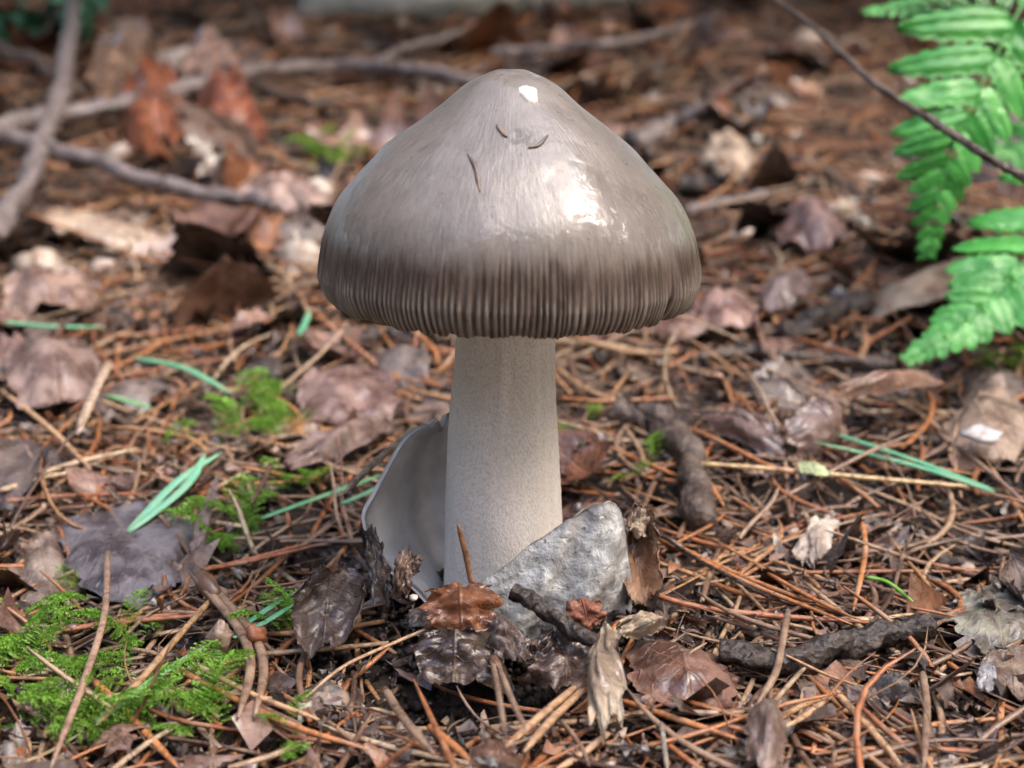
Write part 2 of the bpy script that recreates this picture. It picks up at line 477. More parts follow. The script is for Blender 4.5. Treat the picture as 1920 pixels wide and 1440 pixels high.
# ---------------------------------------------------------------- surrounding wood (shades the low sky) and added shade boughs
def canopy():
    V = []; F = []
    r2 = np.random.default_rng(5)
    trees = []
    for i in range(30):
        a = i / 30 * 2 * math.pi + r2.uniform(-0.1, 0.1)
        d = r2.uniform(330, 620) if i % 2 else r2.uniform(620, 1000)
        trees.append((d * math.sin(a), -d * math.cos(a), d))
    n0 = 0
    for (x, y, d) in trees:
        z0 = float(H(x, y)); ht = r2.uniform(300, 480)
        path = catmull([(x, y, z0 - 10), (x + r2.uniform(-15, 15), y + r2.uniform(-15, 15), z0 + ht * .5), (x + r2.uniform(-30, 30), y + r2.uniform(-30, 30), z0 + ht)], 9)
        tv, tf, _ = tube(path, np.linspace(16, 4, 9), 8, rough=0.1, seed=int(d))
        V.append(tv); F += [[q + n0 for q in f] for f in tf]; n0 += len(tv)
        nl = 1000
        zc = r2.uniform(0.06, 1, nl); rad = (1 - zc) * 110 + 45
        aa = r2.uniform(0, 6.283, nl); rr = rad * np.sqrt(r2.uniform(0.05, 1, nl))
        c = np.stack([x + rr * np.cos(aa), y + rr * np.sin(aa), z0 + 60 + zc * ht], -1)
        s = r2.uniform(12, 26, nl)
        u = r2.normal(size=(nl, 3)); u /= np.linalg.norm(u, axis=1)[:, None]
        w_ = np.cross(u, r2.normal(size=(nl, 3))); w_ /= np.linalg.norm(w_, axis=1)[:, None]
        q = np.stack([c - u * s[:, None], c + w_ * s[:, None] * .55, c + u * s[:, None], c - w_ * s[:, None] * .55], 1).reshape(-1, 3)
        V.append(q); F += [[n0 + 4 * k + j for j in range(4)] for k in range(nl)]; n0 += len(q)
    # unseen low boughs, added to shade the bank behind the mushroom
    nl = 5200
    cl = np.stack([r2.uniform(-130, 130, 26), r2.uniform(60, 200, 26), np.zeros(26)], -1); cl[:, 2] = 52 + 0.14 * cl[:, 1] + r2.uniform(0, 45, 26)
    c = cl[r2.integers(0, 26, nl)] + r2.normal(0, 1, (nl, 3)) * np.array([17, 17, 7])
    c = c[c[:, 2] > 40 + 0.14 * np.maximum(c[:, 1], 0)]; nl = len(c)
    s = r2.uniform(3, 7, nl)
    u = r2.normal(size=(nl, 3)) * np.array([1, 1, 0.35]); u /= np.linalg.norm(u, axis=1)[:, None]
    w_ = np.cross(u, r2.normal(size=(nl, 3)) * 0.5 + np.array([0, 0, 1.0])); w_ /= np.linalg.norm(w_, axis=1)[:, None]
    q = np.stack([c - u * s[:, None], c + w_ * s[:, None] * .5, c + u * s[:, None], c - w_ * s[:, None] * .5], 1).reshape(-1, 3)
    V.append(q); F += [[n0 + 4 * k + j for j in range(4)] for k in range(nl)]; n0 += len(q)
    for k in range(26):
        a_ = cl[k]; b_ = np.array([a_[0] * 1.3, a_[1] + 90, a_[2] + 70])
        tv, tf, _ = tube(catmull([a_, (a_ + b_) / 2 + np.array([0, 0, 12]), b_], 8), np.linspace(0.4, 1.6, 8), 5)
        V.append(tv); F += [[q_ + n0 for q_ in f] for f in tf]; n0 += len(tv)
    me = mesh('wood_and_shade_boughs', np.vstack(V), F, M['canopy'], smooth=False)
    o = obj('wood_and_shade_boughs', me)
    tag(o, 'dense green wood standing all around the clearing, with unseen low boughs added for shade', kind='stuff')
canopy()

# ---------------------------------------------------------------- the mushroom
AX = -0.03                                # axis of the mushroom, x in cm
mush = empty('mushroom', (AX, 0, 0))
tag(mush, 'tall grey-brown mushroom with striped cap edge, pale stalk and torn white sac at its base', 'mushroom')

def zax(py): return P(960, py, 0)[2]
prof = []
for hw, py in ((44, 140), (68, 150), (98, 168), (146, 205), (190, 238), (214, 258), (240, 281), (262, 305), (289, 335), (322, 380), (343, 430), (352, 480), (354.5, 508)):
    z = zax(py); dep = 34 * CP + (15 - z) * SP
    prof.append((hw * dep / FPX, z))
apex = prof[0][1] + 0.10
prof = [(0.0, apex), (0.28, apex - 0.012)] + prof[0:]
prof += [(4.37, 8.45), (4.27, 8.18), (4.13, 7.98)]
prof = np.array(prof)
NR = 110
# resample by arc length
pc = catmull(np.c_[prof, np.zeros(len(prof))], 400)[:, :2]
ss = np.concatenate([[0], np.cumsum(np.linalg.norm(np.diff(pc, axis=0), axis=1))])
st_ = np.linspace(0, 1, NR) ** 0.9 * ss[-1]
pr = np.interp(st_, ss, pc[:, 0]); pz = np.interp(st_, ss, pc[:, 1])
pr[0] = 0.004
NRID = 196; NA = NRID * 7
th = np.linspace(0, 2 * math.pi, NA, endpoint=False) + math.pi / 2      # seam at the back
dfe = ss[-1] - st_                                                     # distance from the edge along the skin
tn = np.gradient(pr); tz = np.gradient(pz); ln = np.hypot(tn, tz); nr_, nz_ = -tz / ln, tn / ln
cth, sth = np.cos(th), np.sin(th)
ph = NRID * (th - math.pi / 2) + 9.0 * vnoise(th * 5, 0 * th, 21) + 4.5 * vnoise(th * 17, 0 * th, 22)
RP = ph[None, :] + 1.4 * vnoise(th[None, :] * 9, dfe[:, None] * 0.9, 23)
ridge = 0.5 + 0.5 * np.cos(RP)
ridge = ridge ** 0.8
lenvar = 1.85 + 0.7 * vnoise(th * 14, 0 * th, 31) + 0.6 * vnoise(th * 50, 0 * th, 32)
fade = 1 - sstep(0.35, 1.0, dfe[:, None] / lenvar[None, :])
amp = 0.072 * fade * (0.75 + 1.3 * vnoise(th[None, :] * 26, dfe[:, None] * 1.6, 33))
dis = amp * (ridge - 0.6)
# soft unevenness of the whole cap, dents and one fold in the edge
dis += 0.16 * vnoise(cth[None, :] * pr[:, None] / 1.7 + 4, sth[None, :] * pr[:, None] / 1.7 + 9, 41) * np.minimum(1, pr[:, None] / 1.2) * 0.8
dis += 0.05 * vnoise(cth[None, :] * pr[:, None] / 0.55, sth[None, :] * pr[:, None] / 0.55 + 3, 42) * (1 - fade)
dth = np.angle(np.exp(1j * (th - R(-37))))                              # fold at the right of the front edge
fold = np.exp(-(dth[None, :] / 0.022) ** 2) * np.exp(-(dfe[:, None] / 0.75) ** 2)
dis -= 0.20 * fold
rag = 0.09 * vnoise(th * 22, 0 * th, 51) + 0.045 * (np.cos(ph) * 0.5) + 0.03 * vnoise(th * 90, 0 * th, 52)
wedge = np.exp(-(dfe / 0.25) ** 2)
rr_ = pr[:, None] * (1 + 0.004 * np.cos(2 * (th[None, :] - 0.6))) + dis * nr_[:, None]
zz_ = pz[:, None] + dis * nz_[:, None] + wedge[:, None] * rag[None, :]
zz_ += 0.06 * (pr[:, None] / 4.3) * np.cos(th[None, :] - math.pi)        # tiny tilt
Vc = np.stack([rr_ * cth[None, :], rr_ * sth[None, :], zz_], -1)
# inner side: edge rolls in, then the flesh roof runs to the stem
inn = []
for f, dz in ((0.985, -0.03), (0.95, 0.02), (0.90, 0.16), (0.80, 0.55), (0.60, 0.95), (0.40, 1.15), (0.24, 1.2)):
    q = Vc[-1].copy(); q[:, :2] *= f; q[:, 2] = q[:, 2] + dz; inn.append(q)
Vall = np.vstack([Vc.reshape(-1, 3), np.array(inn).reshape(-1, 3)])
nr_all = NR + len(inn)
uvu = np.tile(np.linspace(0, 1, NA), nr_all); uvv = np.repeat(np.r_[st_ / ss[-1], np.linspace(1, 1.4, len(inn))], NA)
hat = np.r_[np.repeat(dfe, NA), np.full(len(inn) * NA, 0.0)]
rat = np.r_[(ridge * fade + 0.5 * (1 - fade)).ravel(), np.full(len(inn) * NA, 0.9)]
def cap_surface(px, py, out=0.0):
    """point of the cap's skin seen at that pixel (local to the mushroom)"""
    d = ray(px, py); o = CAM - np.array([AX, 0, 0])
    for t in np.arange(24, 42, 0.01):
        p = o + d * t
        r = math.hypot(p[0], p[1])
        if r < 4.4:
            zs = np.interp(r, pr[:np.argmax(pr)], pz[:np.argmax(pr)])
            if p[2] <= zs + out: return p
    return p
def cap_normal(p):
    r = math.hypot(p[0], p[1]); k = np.argmax(pr)
    a = np.interp(r, pr[:k], nr_[:k]); b = np.interp(r, pr[:k], nz_[:k])
    n = np.array([a * p[0] / r, a * p[1] / r, b]); return n / np.linalg.norm(n)

# where rain still stands on the skin: ragged pools on the front shoulder of the cap
wet = np.zeros(Vc.shape[:2])
for bx_, by_, br_ in ((1165, 395, 0.85), (1115, 350, 0.55), (1225, 425, 0.55), (1080, 385, 0.5), (890, 432, 0.42), (955, 440, 0.42), (920, 415, 0.4), (1010, 372, 0.3), (985, 312, 0.22),
                      (1030, 330, 0.25), (840, 415, 0.2), (1060, 440, 0.22), (930, 152, 0.25), (905, 160, 0.18), (1000, 142, 0.15), (790, 280, 0.16), (655, 425, 0.4), (690, 430, 0.35), (1270, 440, 0.3), (1080, 300, 0.2)):
    bc = cap_surface(bx_, by_)
    wet = np.maximum(wet, np.exp(-(((Vc - bc) ** 2).sum(-1)) / br_ ** 2))
stain = np.zeros(Vc.shape[:2])
for bx_, by_, br_ in ((975, 245, 0.2), (990, 258, 0.22), (968, 262, 0.16), (1040, 500, 0.15), (655, 470, 0.1), (1075, 310, 0.12)):
    bc = cap_surface(bx_, by_)
    stain = np.maximum(stain, np.exp(-(((Vc - bc) ** 2).sum(-1)) / br_ ** 2))
sta = np.r_[stain.ravel(), np.zeros(len(inn) * NA)]
wat = np.r_[wet.ravel(), np.zeros(len(inn) * NA)]
me = mesh('cap', Vall, gridF(nr_all, NA, True)[:, ::-1].copy(), M['cap'], uv=np.stack([uvu, uvv], -1), attrs={'hgt': hat, 'ridge': rat, 'wet': wat, 'stain': sta})
cap = obj('cap', me, mush)
cap['label'] = 'wet grey-brown conical cap with finely ribbed edge'

# torn white spot near the top
cpt = cap_surface(991, 176); n = cap_normal(cpt)
e1 = np.cross([0, 0, 1], n); e1 /= np.linalg.norm(e1); e2 = np.cross(n, e1)
k = 26; tt = np.linspace(0, 2 * math.pi, k, endpoint=False)
rad = 0.245 * (1 + 0.4 * vnoise(tt * 1.4, 0 * tt + 3, 7) + 0.3 * vnoise(tt * 4, 0 * tt, 8))
V = [cpt + n * 0.05]
for f, hgt_ in ((0.5, 0.06), (0.85, 0.045), (1.0, -0.05)):
    V += [cpt + e1 * math.cos(a) * q * f + e2 * math.sin(a) * q * f * 1.2 + n * (hgt_ - 0.12 * (q * f) ** 2) for a, q in zip(tt, rad)]
F = [(0, 1 + i, 1 + (i + 1) % k) for i in range(k)] + [tuple(1 + x for x in f)[::-1] for f in gridF(3, k, True)]
sp = obj('torn_spot', mesh('torn_spot', V, F, M['flesh']), cap)
sp['label'] = 'white torn spot near the top of the cap'

# gills
V = []; F = []
for i in range(120):
    a = i / 120 * 2 * math.pi; ca, sa = math.cos(a), math.sin(a)
    prof_g = [(1.15, 9.15, 8.75), (1.8, 9.05, 8.25), (2.6, 8.9, 8.08), (3.3, 8.6, 8.05), (3.8, 8.25, 8.05)]
    b = len(V)
    for r_, zt, zb in prof_g:
        for sgn, zq in ((-1, zt), (1, zt), (0, zb)):
            V.append((r_ * ca - sgn * 0.028 * sa, r_ * sa + sgn * 0.028 * ca, zq))
    for j in range(4):
        for q in range(3):
            F.append((b + j * 3 + q, b + j * 3 + (q + 1) % 3, b + j * 3 + 3 + (q + 1) % 3, b + j * 3 + 3 + q))
gl = obj('gills', mesh('gills', V, F, M['gill']), mush); gl['kind'] = 'stuff'

# stem
rows = []
for py, xl, xr in ((560, 858, 1037), (632, 855, 1040), (700, 850, 1041), (800, 842, 1045), (880, 837, 1048), (950, 833, 1051), (1020, 832, 1056), (1100, 831, 1060), (1180, 832, 1062)):
    z = zax(py); dep = 34 * CP + (15 - z) * SP
    rows.append((((xl + xr) / 2 - 960) * dep / FPX - AX, z, (xr - xl) / 2 * dep / FPX))
rows = np.array([(rows[0][0], 9.3, rows[0][2] * 1.06)] + rows)
zz = np.linspace(9.3, rows[-1][1], 120)
cx = np.interp(-zz, -rows[:, 1], rows[:, 0]); rs = np.interp(-zz, -rows[:, 1], rows[:, 2])
K = 128; tt = np.linspace(0, 2 * math.pi, K, endpoint=False)
bumps = 0.05 * vnoise(tt[None, :] * 1.5, zz[:, None] / 1.6, 71) + 0.05 * vnoise(tt[None, :] * 6, zz[:, None] / 2.0, 72) + 0.018 * vnoise(tt[None, :] * 15, zz[:, None] / 0.12, 73)
RS = rs[:, None] + bumps
V = np.stack([cx[:, None] + RS * np.cos(tt), RS * np.sin(tt), zz[:, None] + 0 * RS], -1).reshape(-1, 3)
obj('stem', mesh('stem', V, gridF(120, K, True)[:, ::-1].copy(), M['stem']), mush)

def sheet(U, thick, mat_in, mat_out=None):
    """U: (nu,nv,3) surface -> closed thin sheet; first material faces +normal"""
    nu, nv = U.shape[:2]
    du = np.gradient(U, axis=0); dv = np.gradient(U, axis=1)
    N = np.cross(du, dv); N /= np.linalg.norm(N, axis=2)[..., None] + 1e-9
    A = (U + N * thick / 2).reshape(-1, 3); B = (U - N * thick / 2).reshape(-1, 3)
    f = gridF(nu, nv); n = nu * nv
    F = [tuple(q) for q in f[:, ::-1]] + [tuple(q + n) for q in f]
    # the first set is flipped so that its faces look along +N or -N consistently; rims close the sheet
    rim = [i * nv for i in range(nu)] + [(nu - 1) * nv + j for j in range(1, nv)] + [i * nv + nv - 1 for i in range(nu - 2, -1, -1)] + [j for j in range(nv - 2, 0, -1)]
    for a, b in zip(rim, rim[1:] + rim[:1]): F.append((a, b, b + n, a + n))
    return np.vstack([A, B]), F, len(f)

# the sac (volva): tall flap behind on the left, seen from inside
lz = []
for py, px in ((1150, 815), (1110, 782), (1075, 735), (1040, 703), (1000, 686), (965, 681), (930, 698), (890, 718), (855, 737), (830, 753), (812, 775), (802, 800)):
    lz.append((px, py))
nu, nv = 40, 26
lp = catmull([(a, b, 0) for a, b in lz], nu)
U = np.zeros((nu, nv, 3))
for i in range(nu):
    s = i / (nu - 1)
    yl = -1.15 + 1.9 * s ** 1.2
    pl = P(lp[i, 0], lp[i, 1], yl)
    xr_px = 905
    topn = 0
    if s > 0.93: topn = 10
    pr_ = P(xr_px, lp[i, 1] - topn - 22 * s ** 6, 2.0)
    for j in range(nv):
        q = j / (nv - 1)
        p = pl * (1 - q) + pr_ * q
        bul = math.sin(math.pi * q) * (0.75 + 0.5 * math.sin(math.pi * s))
        p = p + np.array([-0.15, 0.75, 0]) * bul
        notch = math.exp(-((q - 0.33) / 0.07) ** 2) * max(0, s - 0.8) / 0.2
        p[2] += 0.10 * float(vnoise(q * 9, s * 3, 81)) * s - 0.38 * notch
        p[1] += 0.22 * float(vnoise(q * 5, s * 4, 82)) + 0.1 * math.sin(q * 14 + s * 3)
        U[i, j] = p - np.array([AX, 0, 0])
V, F, nf = sheet(U, 0.10, None)
me = mesh('sac_flap', V, F, M['volva_in'])
vf = obj('sac_flap', me, mush); vf['label'] = 'smooth grey inner side of the tall torn sac flap'

# flap in front on the right, seen from outside
top = [(880, 1108), (915, 1080), (985, 1025), (1050, 984), (1085, 958), (1112, 944), (1140, 936), (1158, 950), (1168, 985), (1174, 1030), (1180, 1075), (1180, 1100)]
nu, nv = 64, 40
tp = catmull([(a, b, 0) for a, b in top], nu)
U = np.zeros((nu, nv, 3))
for i in range(nu):
    s = i / (nu - 1)
    px, py = tp[i, :2]
    ang = s
    yt = -1.95 + 0.25 * s + 2.0 * max(0, s - 0.55) ** 1.5
    pt = P(px, py + 6 * float(vnoise(s * 26, 0, 90)), yt)
    bx = -0.9 + 3.35 * s
    pb = np.array([bx * 0.95, -2.05 + 1.9 * max(0, s - 0.5) ** 1.4 * 2, -0.35])
    for j in range(nv):
        q = j / (nv - 1)
        p = pb * (1 - q) + pt * q
        p[1] -= 0.42 * math.sin(math.pi * q * 0.9) * (0.55 + 0.45 * math.sin(math.pi * min(1, s * 1.2)))
        p[0] += 0.22 * math.sin(math.pi * q) * s
        nz = 0.26 * float(vnoise(s * 9, q * 6, 91)) + 0.07 * float(vnoise(s * 22, q * 14, 92)) + 0.03 * float(vnoise(s * 45, q * 30, 93))
        p[1] += 0.10 * math.sin(s * 15 + q * 2.5 + 1.2 * math.sin(q * 5)) * (1 - q ** 4) + 0.05 * math.sin(s * 33 - q * 6)
        p[1] += nz * (0.25 + 0.75 * (1 - q ** 6))
        p[2] += 0.12 * float(vnoise(s * 14, q * 8, 94)) * (q < 0.97)
        U[i, j] = p - np.array([AX, 0, 0])
V, F, nf = sheet(U, 0.09, None)
vf = obj('sac_flap', mesh('sac_flap_outer', V, F, M['volva_out']), mush); vf['label'] = 'lumpy whitish outer side of the sac flap'

# bits of dark debris stuck to the cap
def cap_bit(pxs, r, label, col):
    pts = []
    for a, b in pxs:
        q = cap_surface(a, b); pts.append(q + cap_normal(q) * 0.012 + np.array([AX, 0, 0]))
    path = catmull(pts, 10)
    tp_ = np.sin(np.linspace(0.25, 2.9, 10)) ** 0.6
    V, F, uv = tube(path, r * tp_, 8, flat=0.5, up=cap_normal(path.mean(0) - np.array([AX, 0, 0])), rough=0.3, seed=int(pxs[0][0]))
    c0 = path.mean(0)
    o = obj('needle_fragment', mesh('needle_fragment', V - c0, F, M['needle'], uv=uv), None, c0, color=col)
    tag(o, label, 'needle fragment')
cap_bit([(878, 288), (892, 318), (900, 362)], 0.055, 'longest dark curved sliver stuck on the left of the wet cap', (0.10, 0.085, 0.075))
cap_bit([(932, 234), (941, 247), (951, 257)], 0.05, 'short dark sliver stuck left of the brown stain on the cap', (0.10, 0.085, 0.075))
cap_bit([(990, 277), (1010, 272), (1027, 254)], 0.035, 'thin hooked dark sliver stuck below the brown stain on the cap', (0.10, 0.085, 0.07))
cap_bit([(862, 345), (864, 368), (868, 380)], 0.035, 'tiny dark sliver stuck below the longest one on the cap', (0.13, 0.11, 0.09))

# ---------------------------------------------------------------- dead leaves
def leaf_grid(kind, L, seed, nu=20, nv=11, curl=0.0, bend=0.0, crump=0.3, tear=0.25):
    r = np.random.default_rng(seed)
    u = np.linspace(0, 1, nu); v = np.linspace(-1, 1, nv)
    env = np.sin(np.pi * np.clip(u, 0.004, 0.996) ** r.uniform(0.7, 1.0)) ** 0.8
    if kind == 'oak':
        wd = 0.30 * L * env * (0.72 + 0.38 * np.cos(2 * math.pi * (4 * u + 0.3)))
    elif kind == 'birch':
        wd = 0.36 * L * env * (1 + 0.10 * np.sign(np.sin(u * 60)))
    else:
        wd = 0.33 * L * env
    U_, V_ = np.meshgrid(u, v, indexing='ij')
    jit = 1 + 0.35 * vnoise(U_ * 9 + seed, np.sign(V_) * 3 + 0 * U_, seed) * np.abs(V_)
    x = (U_ - 0.5) * L; y = V_ * wd[:, None] * jit
    x = x + 0.12 * L * (np.abs(V_)) * 0.4
    rr = np.abs(y)
    z = curl * rr ** 2 / L * 2.2 + bend * ((U_ - 0.5) ** 2 - 0.08) * L * 1.8
    z += crump * (1.5 * vnoise(x / 1.9 + seed, y / 1.9, seed) + 0.9 * vnoise(x / 0.8, y / 0.8 + seed, seed + 1) + 0.35 * vnoise(x / 0.35, y / 0.35 + seed, seed + 2))
    z += -0.10 * np.exp(-(V_ / 0.12) ** 2)
    Vt = np.stack([x, y, z], -1).reshape(-1, 3)
    F = gridF(nu, nv)
    cu = U_.ravel()[F].mean(1); cv = V_.ravel()[F].mean(1)
    nz = vnoise(cu * 5 + seed * 3, cv * 3 + seed, seed + 9) + 0.35 * vnoise(cu * 13, cv * 8 + seed, seed + 4)
    keep = nz < 0.5 - tear * (0.35 + 0.65 * np.abs(cv))
    F = F[keep]
    return Vt, F, np.stack([U_.ravel(), V_.ravel() * 0.5 + 0.5], -1)

LV = []
for i in range(26):
    kind = ('oak', 'birch', 'ovate')[i % 3]
    L = 1.0
    Vt, F, uv = leaf_grid(kind, 6.0, 100 + i, curl=random.uniform(-0.9, 1.1), bend=random.uniform(-0.6, 0.6), crump=random.uniform(0.25, 0.6), tear=random.uniform(0.0, 0.4))
    LV.append(mesh('dead_leaf', Vt, F, M['leaf'], uv=uv))

LEAFC = {
    'pinkish brown': [(0.27, 0.155, 0.115), (0.31, 0.19, 0.15), (0.24, 0.13, 0.095)],
    'grey brown': [(0.17, 0.125, 0.105), (0.22, 0.17, 0.145), (0.13, 0.095, 0.082)],
    'orange brown': [(0.28, 0.105, 0.038), (0.23, 0.085, 0.035)],
    'pale tan': [(0.42, 0.31, 0.22), (0.47, 0.37, 0.28), (0.38, 0.29, 0.22)],
    'dark brown': [(0.075, 0.045, 0.035), (0.055, 0.036, 0.032), (0.10, 0.06, 0.045)],
}
kinds = ['pinkish brown', 'grey brown', 'orange brown', 'pale tan', 'dark brown']
nleaf = 0
MARKS = [('the fern', 1780, 250), ('the lower fern tip', 1740, 620), ('the fallen log', 950, 30), ('the arching branch', 420, 130), ('the leaning pale stick', 70, 280),
         ('the thick grey stick', 1290, 225), ('the black stick', 1360, 350), ('the dark root', 1270, 860), ('the forked teal blade', 1700, 850), ('the black bark twig', 1540, 1215),
         ('the rolled arch leaf', 1540, 780), ('the mouldy scrap', 1860, 1160), ('the bluish-grey wet leaf', 240, 1040), ('the large moss clump', 70, 1280), ('the kinked needle bundle', 440, 1180),
         ('the arched teal blade', 340, 700), ('the straight teal blade', 100, 610), ('the cap edge', 640, 560), ('the blurred moss cushion', 610, 315), ('the low grey stick', 260, 335),
         ('the tall sac flap', 720, 900), ('the dark hollow', 900, 1320), ('the glossy red-brown leaf', 1280, 1270), ('the broad straw blades', 130, 880), ('the bright moss tuft', 480, 800),
         ('the dark lichen-flecked twig', 1580, 590), ('the foot of the fern', 1950, 520), ('the cap shoulder', 1330, 480)]
def near(p):
    a, b, _ = project(np.asarray(p, float))
    return min(MARKS, key=lambda q: math.hypot(q[1] - a, q[2] - b))[0]
leaf_pts = []
def try_leaf(x, y, scale, tilt=0.5, lift=None):
    global nleaf
    if math.hypot(x - 0, y) < 5.2 or (y < 0 and abs(x) < 4.5): return
    a_, b_, _ = project(np.array([x, y, float(H(x, y)) + 0.4]))
    if any(x0 < a_ < x1 and y0 < b_ < y1 for x0, x1, y0, y1 in ((1180, 1780, 960, 1300), (1280, 1900, 760, 960), (40, 440, 880, 1190), (330, 1260, 1000, 1500), (0, 420, 1150, 1420), (120, 520, 640, 880))) and random.random() < 0.85: return
    kd = random.choices(kinds, (0.33, 0.22, 0.12, 0.12, 0.21))[0]
    c = np.array(random.choice(LEAFC[kd])) * random.uniform(0.85, 1.15)
    rx_, ry_ = random.gauss(0, tilt), random.gauss(0, tilt)
    p = (x, y, float(H(x, y)) + (lift if lift is not None else random.uniform(0.1, 0.7)))
    o = obj('dead_leaf', random.choice(LV), None, p, (rx_, ry_, random.uniform(0, 6.28)), scale, c)
    pose = 'flat-lying' if math.hypot(rx_, ry_) < tilt else ('tilted' if math.hypot(rx_, ry_) < 1.7 * tilt else 'upturned')
    sz = 'small' if scale < 0.55 else ('large' if scale > 1.05 else 'medium-sized')
    tag(o, f'{sz} {pose} {kd} dead leaf in the litter near {near(p)}', 'leaf', f'{kd} dead leaves in the litter')
    nleaf += 1
# near leaves, then wider ones up the slope
for i in range(190):
    y = random.uniform(-8, 22); x = random.uniform(-1, 1) * (14 + 0.42 * (y + 8))
    try_leaf(x, y, random.uniform(0.2, 0.75), 0.32, random.uniform(0.2, 0.8))
for i in range(160):
    y = 20 + 115 * random.random() ** 1.15; x = random.uniform(-1, 1) * (0.44 * (y + 34))
    try_leaf(x, y, random.uniform(0.7, 1.45), 0.45, random.uniform(0.1, 1.3))

# leaf crumbs: thousands of torn bits, one mass
def crumbs(n, ylo, yhi, pw, smin, smax, wide):
    y = ylo + (yhi - ylo) * rng.random(n) ** pw
    x = rng.uniform(-1, 1, n) * (wide * (y + 34) + 3)
    s = rng.uniform(smin, smax, n) * (0.4 + 0.6 * rng.random(n))
    return x, y, s
parts = [crumbs(11500, -9, 24, 1, 0.12, 0.7, 0.46), crumbs(6500, 20, 150, 1.5, 0.35, 1.9, 0.5), crumbs(5000, -14, 160, 1.2, 0.4, 2.0, 1.05)]
x = np.concatenate([p[0] for p in parts]); y = np.concatenate([p[1] for p in parts]); s = np.concatenate([p[2] for p in parts])
ok = (np.hypot(x, y) > 2.7) & (((x + 0.6) / 2.2) ** 2 + ((y + 4.3) / 1.2) ** 2 > 0.8)
x, y, s = x[ok], y[ok], s[ok]; n = len(x)
k = 7
a = np.sort(rng.uniform(0, 2 * math.pi, (n, k)), axis=1)
rad = s[:, None] * rng.uniform(0.35, 1.0, (n, k)) * np.where(rng.random((n, 1)) < 0.5, 1, 1)
asp = rng.uniform(0.15, 1, (n, 1)) ** 1.3
lx = rad * np.cos(a); ly = rad * np.sin(a) * asp
lz = 0.35 * s[:, None] * rng.normal(0, 1, (n, k)) * 0.5
L3 = np.concatenate([np.zeros((n, 1, 3)), np.stack([lx, ly, lz], -1)], 1)
L3[:, 0, 2] = rng.normal(0, 0.12, n) * s
rz = rng.uniform(0, 6.283, n); tx = rng.normal(0, 0.4, n); ty = rng.normal(0, 0.4, n)
def rotm(rx, ry, rz_):
    cx_, sx_, cy_, sy_, cz_, sz_ = np.cos(rx), np.sin(rx), np.cos(ry), np.sin(ry), np.cos(rz_), np.sin(rz_)
    m_ = np.zeros((len(rx), 3, 3))
    m_[:, 0, 0] = cz_ * cy_; m_[:, 0, 1] = cz_ * sy_ * sx_ - sz_ * cx_; m_[:, 0, 2] = cz_ * sy_ * cx_ + sz_ * sx_
    m_[:, 1, 0] = sz_ * cy_; m_[:, 1, 1] = sz_ * sy_ * sx_ + cz_ * cx_; m_[:, 1, 2] = sz_ * sy_ * cx_ - cz_ * sx_
    m_[:, 2, 0] = -sy_; m_[:, 2, 1] = cy_ * sx_; m_[:, 2, 2] = cy_ * cx_
    return m_
L3 = np.einsum('nij,nkj->nki', rotm(tx, ty, rz), L3)
L3 += np.stack([x, y, H(x, y) + rng.uniform(-0.05, 0.6, n)], -1)[:, None, :]
base = np.arange(n)[:, None] * (k + 1)
F = np.stack([np.stack([base[:, 0], base[:, 0] + 1 + j, base[:, 0] + 1 + (j + 1) % k], -1) for j in range(k)], 1).reshape(-1, 3)
pal = np.array([(0.22, 0.13, 0.095), (0.13, 0.09, 0.075), (0.06, 0.042, 0.035), (0.035, 0.025, 0.022), (0.26, 0.115, 0.055), (0.36, 0.26, 0.19), (0.09, 0.06, 0.045)])
pi_ = rng.choice(len(pal), n, p=(0.2, 0.2, 0.2, 0.13, 0.09, 0.08, 0.10))
colr = np.repeat(pal[pi_] * rng.uniform(0.8, 1.2, (n, 1)), k + 1, axis=0)
o = obj('leaf_crumbs', mesh('leaf_crumbs', L3.reshape(-1, 3), F, M['crumb'], colors=colr))
tag(o, 'brown torn leaf crumbs covering the forest floor', kind='stuff')

# ---------------------------------------------------------------- pine needles
NC = np.array([(0.40, 0.155, 0.055), (0.34, 0.125, 0.05), (0.44, 0.235, 0.11), (0.40, 0.27, 0.165), (0.26, 0.17, 0.115), (0.17, 0.10, 0.07), (0.09, 0.055, 0.042), (0.48, 0.36, 0.24)])
NCP = np.array((0.15, 0.13, 0.12, 0.14, 0.17, 0.14, 0.10, 0.05))
NSEG, NK = 7, 5
def needle_set(n, ylo, yhi, pw, wide, lmin, lmax):
    y = ylo + (yhi - ylo) * rng.random(n) ** pw
    x = rng.uniform(-1, 1, n) * (wide * (y + 34) + 2)
    L = rng.uniform(lmin, lmax, n) * np.where(rng.random(n) < 0.35, 0.55, 1)
    az = rng.uniform(0, math.pi, n)
    return x, y, L, az
sets = [needle_set(1750, -9.5, 24, 1.0, 0.44, 1.2, 5.6), needle_set(4200, 22, 150, 1.45, 0.46, 3.5, 8.0), needle_set(3600, -14, 150, 1.2, 1.0, 3, 7), needle_set(1300, -9, 20, 1.0, 0.42, 0.8, 4.0)]
thin = np.r_[np.zeros(1750 + 4200 + 3600, bool), np.ones(1300, bool)]     # fine rootlets and leaf stalks
x = np.concatenate([q[0] for q in sets]); y = np.concatenate([q[1] for q in sets]); L = np.concatenate([q[2] for q in sets]); az = np.concatenate([q[3] for q in sets])
n = len(x)
dx = np.cos(az) * L / 2; dy = np.sin(az) * L / 2
ez = 0.6 + 0.008 * np.clip(y, 0, 100)
lift = rng.uniform(0.05, 0.75, n) * ez * 1.2
za = H(x - dx, y - dy) + lift; zb = H(x + dx, y + dy) + lift + rng.normal(0, 0.3, n) * ez
zm = H(x, y) + lift
zb = np.where(rng.random(n) < 0.04, zb + rng.uniform(0.4, 1.8, n), zb)
